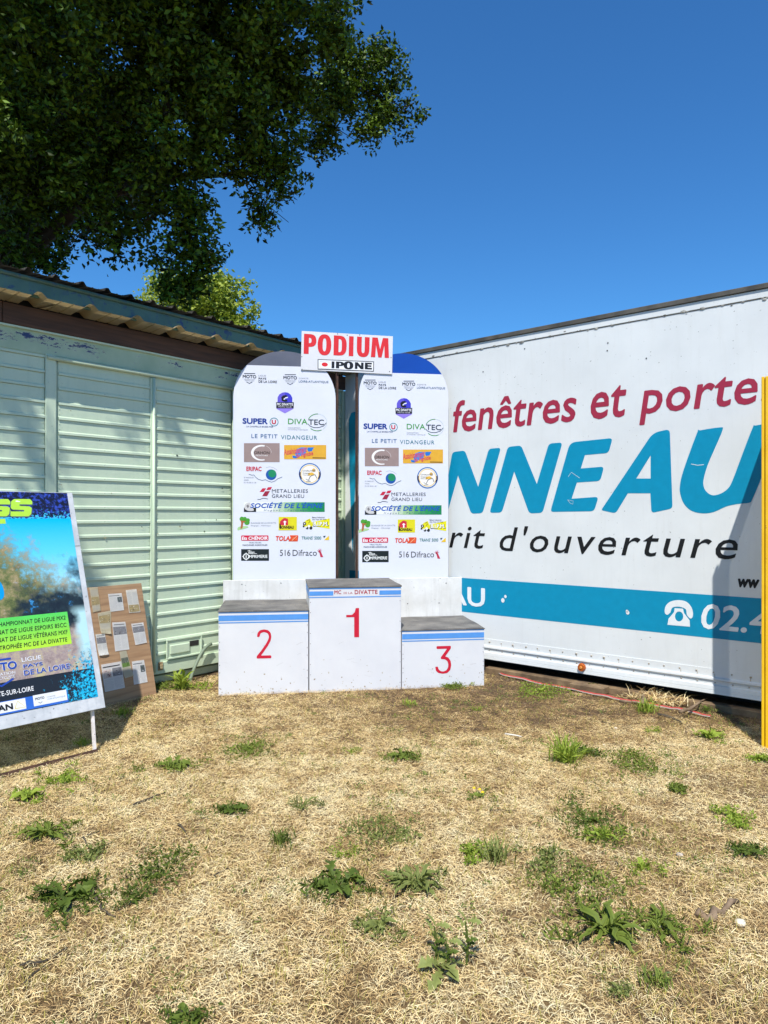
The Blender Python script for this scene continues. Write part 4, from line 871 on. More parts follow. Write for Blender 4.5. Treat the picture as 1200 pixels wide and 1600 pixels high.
# ------------------------------------------------------------------ barrier tape on the ground
tp_ = [gp(x, y, .02) for x, y in ((760, 1041), (790, 1054), (850, 1068), (905, 1078), (960, 1090), (1010, 1098), (1060, 1107), (1122, 1120))]
tape = thing('barrier_tape', (0, 0, 0), 'red and white plastic tape lying in a line along the foot of the trailer', 'tape')
for nm, w0, w1, cc in (('white_edge', .016, .026, (150, 142, 134)), ('red_edge', 0, .016, (176, 66, 62))):
    bm = bmesh.new(); rows = []
    for i in range(len(tp_) - 1):
        for k in range(6):
            p_ = tp_[i].lerp(tp_[i + 1], k / 6); q_ = i * 6 + k; d = (tp_[-1] - tp_[0]).normalized(); s_ = Vector((d.y, -d.x, 0))
            z = .012 + .012 * math.sin(q_ * .9) + .006 * math.sin(q_ * 2.3)
            rows.append([bm.verts.new(p_ - s_ * 0 + s_ * (w0 + .006 * math.sin(q_ * 1.3)) + Vector((0, 0, z * .3 + (.002 if w0 == 0 else -.004)))), bm.verts.new(p_ + s_ * (w1 + .006 * math.sin(q_ * 1.3)) + Vector((0, 0, z * .3 + (-.004 if w0 == 0 else -.009))))])
    for a, b in zip(rows, rows[1:]): bm.faces.new((a[0], a[1], b[1], b[0]))
    bm_obj(nm, bm, ink(*cc), tape)

# ------------------------------------------------------------------ foliage helpers
def quads_mesh(name, V, Fq, tone, mat, nside=4):
    me = bpy.data.meshes.new(name); nv, nf = len(V), len(Fq)
    me.vertices.add(nv); me.vertices.foreach_set('co', V.astype(np.float32).ravel())
    me.loops.add(nf * nside); me.loops.foreach_set('vertex_index', Fq.astype(np.int32).ravel())
    me.polygons.add(nf); me.polygons.foreach_set('loop_start', np.arange(0, nf * nside, nside, dtype=np.int32)); me.polygons.foreach_set('loop_total', np.full(nf, nside, dtype=np.int32))
    a = me.attributes.new('tone', 'FLOAT', 'POINT'); a.data.foreach_set('value', tone.astype(np.float32))
    me.materials.append(mat); me.update(calc_edges=True); return me
def leaves(centers, size, mat, name, droop=.3, seed=1, sh=1.0, simple=False):
    """lobed leaf of 8 points (three quads) per centre"""
    r = np.random.default_rng(seed); n = len(centers); s = size * r.uniform(.65, 1.3, n)
    base = np.array([[0, 0, 0], [.18, .18, .02], [.42, .44, .06], [.26, .66, .0], [0, 1.0, -.08], [-.26, .66, .0], [-.42, .44, .06], [-.18, .18, .02]]) * np.array([.62 * sh, 1, 1])
    ax_ = r.normal(size=(n, 3)); ax_[:, 2] = ax_[:, 2] * .6 - droop; ax_ /= np.linalg.norm(ax_, axis=1)[:, None]
    b = r.normal(size=(n, 3)); nrm = np.cross(ax_, b); nrm /= np.linalg.norm(nrm, axis=1)[:, None]; sd = np.cross(nrm, ax_)
    V = centers[:, None, :] + s[:, None, None] * (base[None, :, 0:1] * sd[:, None, :] + base[None, :, 1:2] * ax_[:, None, :] + base[None, :, 2:3] * nrm[:, None, :])
    q = np.array([[0, 2, 4, 6]] if simple else [[0, 1, 4, 7], [1, 2, 3, 4], [7, 4, 5, 6]]); Fq = (np.arange(n)[:, None, None] * 8 + q[None]).reshape(-1, 4)
    tone = np.repeat(np.clip(r.normal(.45, .28, n), 0, 1), 8)
    return quads_mesh(name, V.reshape(-1, 3), Fq, tone, mat)
def blob_points(blobs, n_cl, n_leaf, r_cl, seed):
    r = np.random.default_rng(seed); out = []
    for (x, y, z, rx, ry, rz, dens) in blobs:
        k = int(n_cl * dens * rx * ry * rz) + 8
        d = r.normal(size=(k, 3)); d /= np.linalg.norm(d, axis=1)[:, None]; rad = r.uniform(0, 1, k) ** (1 / 2.2)
        cc = np.array([x, y, z]) + d * rad[:, None] * np.array([rx, ry, rz])
        ns = max(3, k // 9); cc = cc[r.integers(0, ns, k)] + np.clip(r.normal(size=(k, 3)), -1.6, 1.6) * min(2.2 * r_cl, .13)      # boughs of several sprays each
        m_ = r.integers(int(n_leaf * .5), int(n_leaf * 1.5), k)
        cc = np.repeat(cc, m_, 0); out.append(cc + np.clip(r.normal(size=cc.shape), -1.8, 1.8) * r_cl)
    return np.concatenate(out)
def P3(px, py, Y): return Vector(((px - CX) / F * Y, Y, H + (HZ - py) / F * Y))

# ------------------------------------------------------------------ oak overhanging the shed
oak = thing('oak_tree', (-5.6, 9.2, 0), 'big dark oak overhanging from the upper left, its twigs hanging above the shed roof', 'tree')
OO = Vector((-5.6, 9.2, 0))
vis = [(110, 40, 190, 130, 6.6), (300, 30, 170, 130, 7.1), (450, 40, 105, 110, 7.6), (520, 20, 40, 70, 8), (40, 190, 130, 110, 6.6), (190, 180, 120, 110, 7.0), (330, 150, 115, 105, 7.4), (440, 160, 85, 85, 8.0), (120, 250, 100, 70, 7.2), (240, 250, 60, 55, 7.4),
       (535, 105, 72, 70, 9.0), (590, 120, 50, 50, 9.4), (600, 165, 48, 40, 9.4), (520, 180, 66, 52, 8.8), (640, 178, 18, 22, 9.5), (500, 220, 30, 26, 8.8), (575, 195, 34, 32, 9.1),
       (420, 240, 66, 50, 8.0), (450, 285, 44, 24, 8.0), (405, 315, 26, 22, 8.0), (420, 335, 9, 18, 8), (385, 275, 38, 45, 7.9), (290, 250, 66, 70, 7.5), (270, 320, 58, 50, 7.5), (300, 370, 52, 44, 7.5), (240, 330, 30, 36, 7.5), (290, 415, 34, 34, 7.5), (285, 450, 20, 22, 7.5), (279, 464, 15, 14, 7.5), (300, 440, 24, 22, 7.5), (262, 425, 22, 24, 7.5), (335, 400, 22, 24, 7.5), (248, 398, 14, 10, 7.5),
       (40, 290, 90, 48, 7.0), (105, 296, 56, 30, 7.0), (30, 345, 52, 34, 7.4), (35, 385, 50, 30, 7.4), (55, 415, 34, 20, 7.4), (160, 300, 20, 22, 7.1), (150, 358, 14, 7, 7.1), (160, 382, 9, 5, 7.1), (95, 365, 12, 20, 7.4), (85, 405, 10, 14, 7.4), (205, 280, 18, 16, 7.3)]
blobs = []
for px, py, rx, ry, Y in vis:
    c = P3(px, py, Y) - OO; k = Y / F; a, b = rx * k * .86, ry * k * .86; dpt = min(max(a, b) * .9, .9)
    blobs.append((c.x, c.y, c.z, a, dpt, b, 1.0 / max(dpt, .12) * .55))
pts = blob_points(blobs, 1700, 12, .04, 3)
M_oak = leaf_mat('oak_leaves', srgb(20, 32, 12), srgb(108, 138, 34), .15, .5)
o = link('crown', leaves(pts, .066, M_oak, 'crown', .3, 4), oak); o['kind'] = 'stuff'
n_vis = len(pts)
cover = []  # unseen leaf masses above the view, placed to darken the crown's underside
soft = [(-2.62, 2.6, 9.0, .16, .3, .5, 3.0), (-3.5, 1.4, 8.8, .3, .3, .6, 3.0), (-.95, 4.5, 9.15, .5, .4, .5, 2.5), (-.75, 4.7, 9.3, .55, .45, .5, 2.0), (-.85, 4.6, 9.9, .5, .4, .4, 2.0)]  # unseen sprays added overhead to throw soft shade on wall and gap
for x, y, dz, r_ in ((-2.6, 4.4, 1.9, 1.1), (-3.8, 4.4, 2.0, 1.3), (-5.2, 4.6, 2.2, 1.4), (-2.2, 5.6, 2.6, 1.2), (-3.6, 5.6, 3.0, 1.5), (-5.2, 5.8, 3.0, 1.6), (-1.6, 6.6, 3.2, 1.0), (-3.0, 7.0, 3.8, 1.7), (-4.8, 7.2, 4.2, 1.9), (-7.0, 7.5, 4.0, 2.0), (-2.4, 3.2, 3.0, 1.2), (-4.2, 3.0, 3.2, 1.4), (-1.3, 5.0, 3.4, .8), (-6.5, 5, 3.0, 1.6), (-1.9, 7.8, 4.6, 1.1), (-6, 10, 6.5, 2.2), (-4, 9.5, 6, 2.0), (-8, 10, 5, 2.2)):
    z = 3.6 + 1.505 * (6.4 - y) + dz + r_ * .9; z = max(z, 6.2 + r_ * .4)
    cover.append((x - OO.x, y - OO.y, z, r_, r_, r_ * .75, 1.0))
pc = blob_points(cover, 95, 34, .2, 8); pc = np.concatenate([pc, blob_points([(a - OO.x, b - OO.y, c, d, e, f, g) for a, b, c, d, e, f, g in soft], 100, 12, .07, 12)])
o = link('shading_crown', leaves(pc, .115, M_oak, 'shading_crown', .2, 9, 1.0, True), oak); o['kind'] = 'stuff'
bm = bmesh.new(); tube(bm, [(0, 0, -.1), (.05, -.05, 1.2), (.15, -.1, 3), (.3, -.3, 5), (.5, -.7, 7), (.6, -1.2, 9.5)], [.48, .38, .33, .28, .22, .1], 12); bm_obj('trunk', bm, M_bark, oak, True)
limbs = [((-.0, 0, 3.6), P3(150, 120, 6.8)), ((.2, -.2, 4.4), P3(330, 120, 7.4)), ((.3, -.3, 4.8), P3(470, 120, 8.2)), ((.1, 0, 3.4), P3(60, 240, 7.0)), ((.3, -.3, 5), P3(560, 140, 9.2)), ((.2, -.2, 4.2), P3(280, 260, 7.5)), ((.2, -.2, 4.2), P3(420, 270, 8.0)), ((.4, -.5, 6), Vector((-3, 5.6, 9.6))), ((.4, -.5, 6), Vector((-3.0, 2.0, 9.6))), ((.45, -.6, 6.5), Vector((-1.0, 4.6, 9.6)))]  # last two limbs added to carry the soft shading sprays
for a, b in limbs:
    a = Vector(a); b = b - OO; m_ = a.lerp(b, .45) + Vector((0, 0, .7)); bm = bmesh.new()
    tube(bm, [a, a.lerp(m_, .5) + Vector((0, .1, .1)), m_, m_.lerp(b, .5) + Vector((.08, -.1, .05)), b], [.15, .11, .08, .045, .015], 7); bm_obj('limb', bm, M_bark, oak, True)
bm = bmesh.new(); rr = random.Random(5)
bp = [((P3(290, 300, 7.5)), (300, 430, 7.5)), ((P3(290, 260, 7.5)), (225, 350, 7.5)), (P3(420, 270, 8), (410, 330, 8)), (P3(60, 240, 7), (120, 330, 7.1)), (P3(60, 240, 7), (40, 400, 7.4)), (P3(560, 140, 9.2), (645, 180, 9.5)), (P3(560, 140, 9.2), (510, 225, 8.8)), (P3(120, 320, 7.1), (162, 384, 7.1)), (P3(200, 280, 7.3), (172, 325, 7.3)), (P3(560, 140, 9.2), (590, 80, 9.4))]
for a, b in bp:
    a = a - OO; b = P3(*b) - OO; tube(bm, [a, a.lerp(b, .5) + Vector((rr.uniform(-.06, .06), 0, .05)), b], [.016, .009, .004], 5)
    for _ in range(7):
        s_ = a.lerp(b, rr.uniform(.2, .95)); tube(bm, [s_, s_ + Vector((rr.uniform(-.3, .3), rr.uniform(-.2, .2), rr.uniform(-.3, .12)))], [.006, .003], 4)
o = bm_obj('twigs', bm, M_bark, oak); o['kind'] = 'stuff'

# ------------------------------------------------------------------ sunlit tree behind the shed
T2 = Vector((-5.6, 20.5, 0)); tree2 = thing('deciduous_tree', T2, 'smaller sunlit yellow green tree showing above the shed roof', 'tree')
vis2 = [(290, 452, 50, 26), (340, 470, 56, 36), (245, 455, 32, 26), (228, 478, 20, 22), (275, 480, 40, 36), (318, 460, 38, 32), (350, 448, 24, 26), (345, 490, 46, 34), (380, 495, 26, 28), (300, 515, 80, 30), (395, 512, 14, 14), (260, 515, 50, 30), (360, 530, 60, 40)]
b2l = []
for px, py, rx, ry in vis2:
    Y = 20.5 + random.uniform(-.8, .8); c = P3(px, py, Y) - T2; k = Y / F; b2l.append((c.x, c.y, c.z, rx * k, rx * k, ry * k, 1.0))
for _ in range(10): b2l.append((random.uniform(-1.6, 1.6), random.uniform(-1.4, 1.4), random.uniform(3.6, 6.6), .9, .9, .8, .8))
o = link('crown', leaves(blob_points(b2l, 190, 14, .12, 21), .14, leaf_mat('sunlit_leaves', srgb(120, 140, 50), srgb(186, 196, 92), .35), 'crown', .2, 22), tree2); o['kind'] = 'stuff'
bm = bmesh.new(); tube(bm, [(0, 0, -.1), (.05, 0, 2.5), (.1, 0, 5), (.25, 0, 7.2), (.45, 0, 8.8)], [.24, .19, .14, .08, .03], 9)
bm_obj('trunk', bm, M_bark, tree2, True)
for q in ((-1.2, .2, 7.6), (1.3, -.2, 7.2), (-.3, .5, 8.2), (.9, .1, 8.4)):
    bm = bmesh.new(); tube(bm, [(.1, 0, 4.6), (.1 + q[0] * .5, q[1] * .5, 6.2), q], [.09, .06, .02], 6); bm_obj('limb', bm, M_bark, tree2, True)

# ------------------------------------------------------------------ dry straw and thin green grass (uncountable)
def blades(n, X, Y, zr, lenr, wid, up_, mat, name, seed, thr=None, tone=None):
    r = np.random.default_rng(seed)
    L = r.uniform(*lenr, n); a = r.uniform(0, 2 * np.pi, n); el = r.uniform(*up_, n)
    d = np.stack([np.cos(a) * np.cos(el), np.sin(a) * np.cos(el), np.sin(el)], 1); s = np.stack([-np.sin(a), np.cos(a), r.uniform(-.5, .5, n)], 1)
    z0 = r.uniform(*zr, n); base = np.stack([X, Y, z0], 1)
    bend = r.normal(0, .11, n)[:, None] * s; mid = base + d * (L * .5)[:, None] + bend * (L * .35)[:, None] + np.array([0, 0, 1]) * (L * .08)[:, None]
    end = base + d * L[:, None] - np.array([0, 0, 1]) * (L * .10)[:, None]; end[:, 2] = np.maximum(end[:, 2], .001)
    w = wid * r.uniform(.6, 1.4, n)[:, None] * s
    V = np.stack([base - w, base + w, mid - w, mid + w, end - w * .3, end + w * .3], 1).reshape(-1, 3)
    q = np.array([[0, 1, 3, 2], [2, 3, 5, 4]]); Fq = (np.arange(n)[:, None, None] * 6 + q[None]).reshape(-1, 4)
    tn = np.repeat(np.clip(r.beta(2, 2, n) if tone is None else tone, 0, 1), 6)
    return link(name, quads_mesh(name, V, Fq, tn, mat))
def straw_mat():
    m, nt, p = new_mat('straw'); at = N(nt, 'ShaderNodeAttribute', attribute_name='tone')
    r = ramp(nt, at.outputs['Fac'], [(0, srgb(104, 76, 48)), (.25, srgb(186, 150, 96)), (.5, srgb(240, 210, 148)), (1, srgb(255, 242, 196))])
    nt.links.new(r.outputs[0], p.inputs['Base Color']); p.inputs['Roughness'].default_value = .7; p.inputs['Specular IOR Level'].default_value = .25; return m
M_straw = straw_mat()
def scatter(n, seed, y0=1.7, y1=7.6, power=.5):
    r = np.random.default_rng(seed); Y = y0 + (y1 - y0) * r.uniform(0, 1, n) ** (1 / (1 + power)) * 1.0
    X = r.uniform(-1, 1, n) * (Y * .60 + .5); return X, Y, r
def pnoise(X, Y, s, seed):
    return np.array([noise.noise(Vector((x * s, y * s, seed))) for x, y in zip(X, Y)])
# patchy cover evaluated on a coarse grid, then looked up
GX, GY_ = np.linspace(-6, 6, 300), np.linspace(0, 9, 225)
grid = np.array([[.35 * noise.noise(Vector((x * 1.3, y * 1.3, 5))) + .7 * noise.noise(Vector((x * 4.5, y * 4.5, 8))) + .7 * noise.noise(Vector((x * 12, y * 12, 2))) for x in GX] for y in GY_])
def look(X, Y): return grid[np.clip(((Y - 0) / 9 * 224).astype(int), 0, 224), np.clip(((X + 6) / 12 * 299).astype(int), 0, 299)]
X, Y, r = scatter(700000, 31)
dens = .84 + .45 * look(X, Y) - .42 * np.clip((Y - 4.85) / .7, 0, 1) * np.clip(X / .9 + .9, .4, 1); keep = r.uniform(0, 1, len(X)) < dens
dsh = (X + 2.142) * .766 - (Y - 6.645) * .642; dtr = (X + .455) * -.649 + (Y - 8.546) * -.761; inshed = dsh < .06 + .25 * r.uniform(0, 1, len(X)) ** 2; intr = dtr < .12 + .35 * r.uniform(0, 1, len(X)) ** 2
keep &= ~inshed & ~intr; X, Y = X[keep], Y[keep]
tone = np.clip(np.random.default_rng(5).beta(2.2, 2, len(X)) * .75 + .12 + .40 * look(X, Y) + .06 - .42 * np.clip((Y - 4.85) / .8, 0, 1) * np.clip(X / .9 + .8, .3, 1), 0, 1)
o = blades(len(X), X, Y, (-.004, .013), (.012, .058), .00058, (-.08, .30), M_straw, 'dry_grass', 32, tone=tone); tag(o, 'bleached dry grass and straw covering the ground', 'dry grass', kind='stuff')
M_gg = leaf_mat('thin_grass', srgb(128, 126, 48), srgb(182, 170, 92), .2)
X, Y, r = scatter(90000, 41, power=0.2); keep = (r.uniform(0, 1, len(X)) < .15 + 1.2 * np.clip(-look(X, Y + .3) + .12, 0, 1) * np.clip(1.3 - (Y - 2.2) / 4, .15, 1)) & (((X + 2.142) * .766 - (Y - 6.645) * .642) > 0.02) & (((X + .455) * -.649 + (Y - 8.546) * -.761) > .1)
o = blades(int(keep.sum()), X[keep], Y[keep], (-.002, .004), (.02, .055), .0010, (.3, 1.3), M_gg, 'thin_grass', 42); tag(o, 'thin yellow green grass sprouting among the straw', 'grass', kind='stuff')
r = np.random.default_rng(61); cl = []
while len(cl) < 420:
    x, y = r.uniform(-3.6, 3.6), r.uniform(1.9, 6.6)
    if abs(x) > y * .6 + .3 or (x + 2.142) * .766 - (y - 6.645) * .642 < .1 or (x + .455) * -.649 + (y - 8.546) * -.761 < .2: continue
    if noise.noise(Vector((x * 1.6, y * 1.6, 30))) + .12 * x / 3 > r.uniform(-.1, .35): cl.append((x, y))
cl = np.array(cl); k = r.integers(4, 22, len(cl)); q = np.repeat(cl, k, 0); sc = np.repeat(r.uniform(.01, .04, len(cl)), k); q = q + r.normal(size=q.shape) * sc[:, None]
o = link('ground_cover', leaves(np.stack([q[:, 0], q[:, 1], r.uniform(.004, .022, len(q))], 1), .019, leaf_mat('ground_cover_leaf', srgb(70, 92, 40), srgb(140, 150, 74), .2), 'ground_cover', -.5, 62, .6)); tag(o, 'tiny scattered green sprigs low among the straw', 'ground cover', kind='stuff')
# crumbs of soil
r = np.random.default_rng(51); bm = bmesh.new()
for k in range(900):
    y = r.uniform(4.2, 7.0); x = r.uniform(-.45, .6) * y; 
    if (x + 2.142) * .766 - (y - 6.645) * .642 < .05 or (x + .455) * -.649 + (y - 8.546) * -.761 < .1: continue
    bmesh.ops.create_icosphere(bm, subdivisions=1, radius=float(r.uniform(.003, .011)), matrix=Matrix.Translation((x, y, .003)) @ Matrix.Rotation(r.uniform(0, 3), 4, 'X') @ Matrix.Diagonal((1, .7, .5, 1)))
o = bm_obj('soil_crumbs', bm, worn('soil_crumb', srgb(84, 68, 52), srgb(150, 132, 108), .95, 30)); tag(o, 'small soil crumbs and pebbles in front of the podium', 'pebbles', kind='stuff')

# ------------------------------------------------------------------ weeds
M_w = {'dark': leaf_mat('dark_weed_leaf', srgb(58, 76, 26), srgb(100, 116, 44), .15, .6), 'mid': leaf_mat('weed_leaf', srgb(78, 96, 32), srgb(132, 144, 62), .18, .6), 'bright': leaf_mat('bright_weed_leaf', srgb(96, 122, 34), srgb(160, 174, 70), .22, .6), 'grey': leaf_mat('grey_green_leaf', srgb(86, 98, 44), srgb(140, 146, 82), .15, .6)}
_lm = {}
def leaf_mesh(shape, mat):
    k = (shape, mat)
    if k in _lm: return _lm[k]
    # profile of half widths along the unit length
    prof = {'broad': [.04, .12, .20, .25, .26, .20, .12, .01], 'strap': [.03, .05, .07, .08, .075, .05, .005], 'lobed': [.03, .05, .17, .06, .22, .08, .26, .10, .22, .12, .01]}[shape]
    n = len(prof); V, Fq, tn = [], [], []
    for i, w in enumerate(prof):
        t = i / (n - 1); z = .24 * math.sin(t * 2.7) - .01; up_ = w * .35
        sk = .05 * math.sin(i * 2.1)
        V += [(t * 1.0, -w + sk, z + up_), (t, sk, z), (t, w + sk, z + up_)]; tn += [.65, .3, .65]
        if i: b = 3 * (i - 1); Fq += [(b, b + 1, b + 4, b + 3), (b + 1, b + 2, b + 5, b + 4)]
    _lm[k] = quads_mesh('leaf', np.array(V), np.array(Fq), np.array(tn) + rng.uniform(-.1, .3), M_w[mat]); return _lm[k]
def rosette(t, n, L, shape, mat, lift=.0, seed=0, upright=0, cx=0, cy=0):
    r = random.Random(seed)
    for k in range(n):
        o = link('leaf', leaf_mesh(shape, mat), t); a = 2.399 * k + r.uniform(-.5, .5); s = L * r.uniform(.4, 1.1)
        tilt = r.uniform(-.25, .15) - upright * r.uniform(.5, 1.1)
        o.matrix_local = Matrix.Translation((cx + r.gauss(0, L * .08), cy + r.gauss(0, L * .08), lift + .003)) @ Matrix.Rotation(a, 4, 'Z') @ Matrix.Rotation(tilt, 4, 'Y') @ Matrix.Rotation(r.uniform(-.6, .6), 4, 'X') @ Matrix.Diagonal((s, s * r.uniform(.6, 1.1), s * r.uniform(.5, 1.5), 1))
def mat_cover(t, rx, ry, n, size, mat, seed, hgt_=.02, sh=.75):
    r = np.random.default_rng(seed); k = int(n); cl = r.normal(size=(max(4, k // 25), 2)) * .5; idx = r.integers(0, len(cl), k)
    p = cl[idx] + r.normal(size=(k, 2)) * .16; pts = np.stack([p[:, 0] * rx, p[:, 1] * ry, r.uniform(.003, hgt_, k)], 1)
    o = link('foliage', leaves(pts, size, M_w[mat], 'foliage', -.5, seed + 1, sh), t); o['kind'] = 'stuff'
def tuft(t, n, L, mat, seed, spread=.03, elr=(.5, 1.35)):
    r = np.random.default_rng(seed); X = r.normal(0, spread, n); Y = r.normal(0, spread, n)
    o = blades(n, X, Y, (0, .003), (L * .5, L), .0016 + L * .008, elr, M_w[mat], 'blades', seed); o.parent = t; o['kind'] = 'stuff'
W = [  # px, py, kind, size m, material, label
 (275, 1200, 'lob', .15, 'mid', 'broad lobed weed on bare straw, below and right of the poster foot bar', 0),
 (385, 1174, 'cov', .26, 'mid', 'low mat of small leaves on the straw in front of podium block 2', 0),
 (42, 1249, 'bro', .14, 'bright', 'bright broad leaved weed beside the rusty foot bar at the left', 0),
 (98, 1222, 'cov', .17, 'bright', 'small leafy patch touching the rusty foot bar', 0),
 (70, 1308, 'str', .17, 'mid', 'sparse long leaved weed at the far left below the poster', 0),
 (100, 1410, 'lob', .17, 'dark', 'dark lobed weed in the lower left next to a dry twig', 0),
 (235, 1375, 'cov', .26, 'dark', 'wide ferny dark green patch in the lower left', 0),
 (150, 1338, 'cov', .13, 'grey', 'faint grey green patch above the dark ferny patch', 0),
 (362, 1269, 'lob', .13, 'dark', 'small flat weed alone on the straw left of centre', 0),
 (472, 1262, 'str', .11, 'grey', 'sparse grey green weed on the straw below podium block 1', 0),
 (440, 1320, 'tuf', .09, 'dark', 'compact dark feathery weed at the centre left', 0),
 (538, 1338, 'bro', .07, 'bright', 'tiny bright two leaved weed above the central rosette', 0),
 (528, 1385, 'lob', .18, 'dark', 'large lobed rosette in the centre foreground', 0),
 (590, 1310, 'cov', .26, 'grey', 'loose grey green patch upper right of the central rosette', 0),
 (650, 1385, 'str', .17, 'grey', 'flat long leaved weed right of the central rosette', 0),
 (592, 1452, 'bro', .12, 'grey', 'short broad grey green weed below the central rosette', 0),
 (690, 1515, 'thi', .17, 'grey', 'upright thistle like weed with darker lower leaves in the foreground', 0),
 (627, 1186, 'lob', .13, 'mid', 'small rosette on the straw in front of podium block 3', 0),
 (548, 1178, 'bro', .06, 'bright', 'tiny upright sprout in front of podium block 1', 1),
 (885, 1190, 'tuf', .22, 'bright', 'pale green grass tuft in front of a dark weed right of centre', 0),
 (905, 1178, 'bro', .15, 'dark', 'dark leafy weed behind the pale grass tuft', 0),
 (1000, 1198, 'cov', .30, 'mid', 'long strip of low leaves right of the pale grass tuft', 0),
 (750, 1247, 'flw', .09, 'mid', 'small weed with yellow flowers below podium block 3', 0),
 (925, 1288, 'cov', .25, 'dark', 'dark clover like patch in the right middle ground', 0),
 (938, 1312, 'str', .14, 'bright', 'light strap leaves at the lower edge of the dark clover patch', 0),
 (1003, 1362, 'bro', .09, 'bright', 'star shaped bright upright weed standing alone on the right', 1.1),
 (898, 1395, 'cov', .22, 'mid', 'bushy mixed weed above the two strap leaved rosettes', 0),
 (945, 1458, 'str', .20, 'mid', 'larger of the two strap leaved rosettes in the lower right', 0),
 (1030, 1452, 'str', .15, 'mid', 'smaller strap leaved rosette next to the bark piece', 0),
 (1020, 1540, 'tuf', .07, 'mid', 'fine soft green tuft near the bottom right', 0),
 (966, 1555, 'bro', .07, 'grey', 'two flat round leaves near the bottom right', 0),
 (1108, 1155, 'bro', .15, 'bright', 'bright leafy weed near the foot of the yellow frame', .4),
 (1010, 1112, 'tuf', .13, 'bright', 'bright grass tuft beside the red and white tape', 0),
 (1022, 1145, 'bro', .07, 'bright', 'small pale sprout between the tape tuft and the long leaf strip', .5),
 (705, 1074, 'cov', .20, 'mid', 'leafy weed growing at the foot of podium block 3', 0),
 (845, 1083, 'cov', .28, 'bright', 'low bright weeds along the near side of the tape', 0),
 (925, 1080, 'bro', .12, 'mid', 'upright leafy weed growing under the trailer marker lamp', .9),
 (1105, 1112, 'bro', .08, 'dark', 'dark small weed at the end of the tape under the trailer', .9),
 (1168, 1335, 'lob', .12, 'dark', 'dark leafy weed at the right edge of the ground', 0),
 (1182, 1190, 'bro', .12, 'bright', 'bright low weed directly below the yellow frame', 0),
 (283, 1078, 'str', .24, 'bright', 'tall green weed growing against the shed under the latch', 1.0),
 (255, 1076, 'cov', .20, 'mid', 'low green weeds at the shed foot beside the plywood board', 0),
 (640, 1102, 'tuf', .06, 'bright', 'tiny grass tuft on the soil in front of podium blocks 1 and 3', 0),
 (745, 1112, 'bro', .05, 'bright', 'tiny sprout right of the podium on bare soil', .5),
 (300, 1597, 'bro', .10, 'dark', 'broad leaves cut by the bottom edge of the picture', 0),
 (775, 1345, 'tuf', .12, 'grey', 'half dry upright weed in the right centre', 0),
 (205, 1412, 'str', .09, 'dark', 'single dark leaves right of the lower left lobed weed', 0),
 (860, 1350, 'cov', .16, 'grey', 'thin grey green patch left of the bushy mixed weed', 0),
 (1060, 1240, 'cov', .08, 'mid', 'tiny green patch in the right middle ground', 0),
 (735, 1340, 'cov', .10, 'bright', 'small yellow green patch in the right centre', 0),
 (415, 1180, 'bro', .05, 'dark', 'tiny dark leaf at the right end of the low mat', 0),
 (1150, 1285, 'cov', .14, 'bright', 'sparse light patch near the right edge', 0),
 (130, 1165, 'tuf', .07, 'bright', 'small tuft in the poster shadow beside the white leg', 0),
 (190, 1118, 'tuf', .09, 'bright', 'thin tuft at the lower corner of the plywood board', 0),
]
for i, (px, py, kind, s, mt, lab, upr) in enumerate(W):
    p0 = gp(px, py); nm = {'lob': 'rosette_weed', 'cov': 'weed_patch', 'bro': 'leafy_weed', 'str': 'strap_leaf_weed', 'thi': 'thistle', 'tuf': 'grass_tuft', 'flw': 'flowering_weed'}[kind]
    t = thing(nm, (p0.x, p0.y, max(0, hgt(p0.x, p0.y)) + .004), lab, 'weed', 'weeds growing in the dry grass')
    if kind == 'lob': rosette(t, 18, s * .72, 'lobed', mt, 0, i, upr); rosette(t, 7, s * .4, 'broad', mt, 0, i + 9, .3, s * .3, s * .12); mat_cover(t, s * 1.0, s * .8, 300, s * .2, mt, i + 50, .03, .5)
    elif kind == 'bro': rosette(t, 15 if s > .08 else 6, s * .66, 'broad', mt, 0, i, upr); mat_cover(t, s * 1.0, s * .8, 220, s * .18, mt, i + 50, .035)
    elif kind == 'str': rosette(t, 34 if s > .14 else 14, s * .8, 'strap', mt, 0, i, upr); mat_cover(t, s * .9, s * .7, 160, s * .25, mt, i + 50, .03, .35)
    elif kind == 'cov': mat_cover(t, s * .75, s * .9, 2600 * s + 80, .022, mt, i, .03); rosette(t, int(12 * s / .2), .045, 'broad', mt, 0, i, .3)
    elif kind == 'tuf': tuft(t, int(40 + 500 * s), s, mt, i + 70, .02 + s * .12)
    elif kind == 'thi':
        rosette(t, 8, .13, 'lobed', mt, 0, i, 0)
        for cx_, cy_, hh in ((-.02, .03, .13), (.09, .02, .15), (.02, .0, .09)):
            bm = bmesh.new(); tube(bm, [(cx_, cy_, 0), (cx_ + .006, cy_, hh * .5), (cx_ - .004, cy_, hh)], [.005, .004, .003], 6); bm_obj('stem', bm, M_w['grey'], t)
            for k in range(6): rosette(t, 2, .055, 'lobed', 'dark' if k < 3 else mt, hh * (k + 1) / 6, i * 10 + k, .3, cx_, cy_)  # lower half of each stem carries the darker leaves
    elif kind == 'flw':
        mat_cover(t, s, s, 90, .018, mt, i, .04); rosette(t, 5, .05, 'broad', mt, 0, i, .3)
        for a, b in ((.01, -.03), (-.03, .03), (.0, .01)):
            bm = bmesh.new(); bmesh.ops.create_cone(bm, cap_ends=True, segments=10, radius1=.010, radius2=.004, depth=.006, matrix=Matrix.Translation((a, b, .045))); bm_obj('flower', bm, ink(230, 190, 20), t)
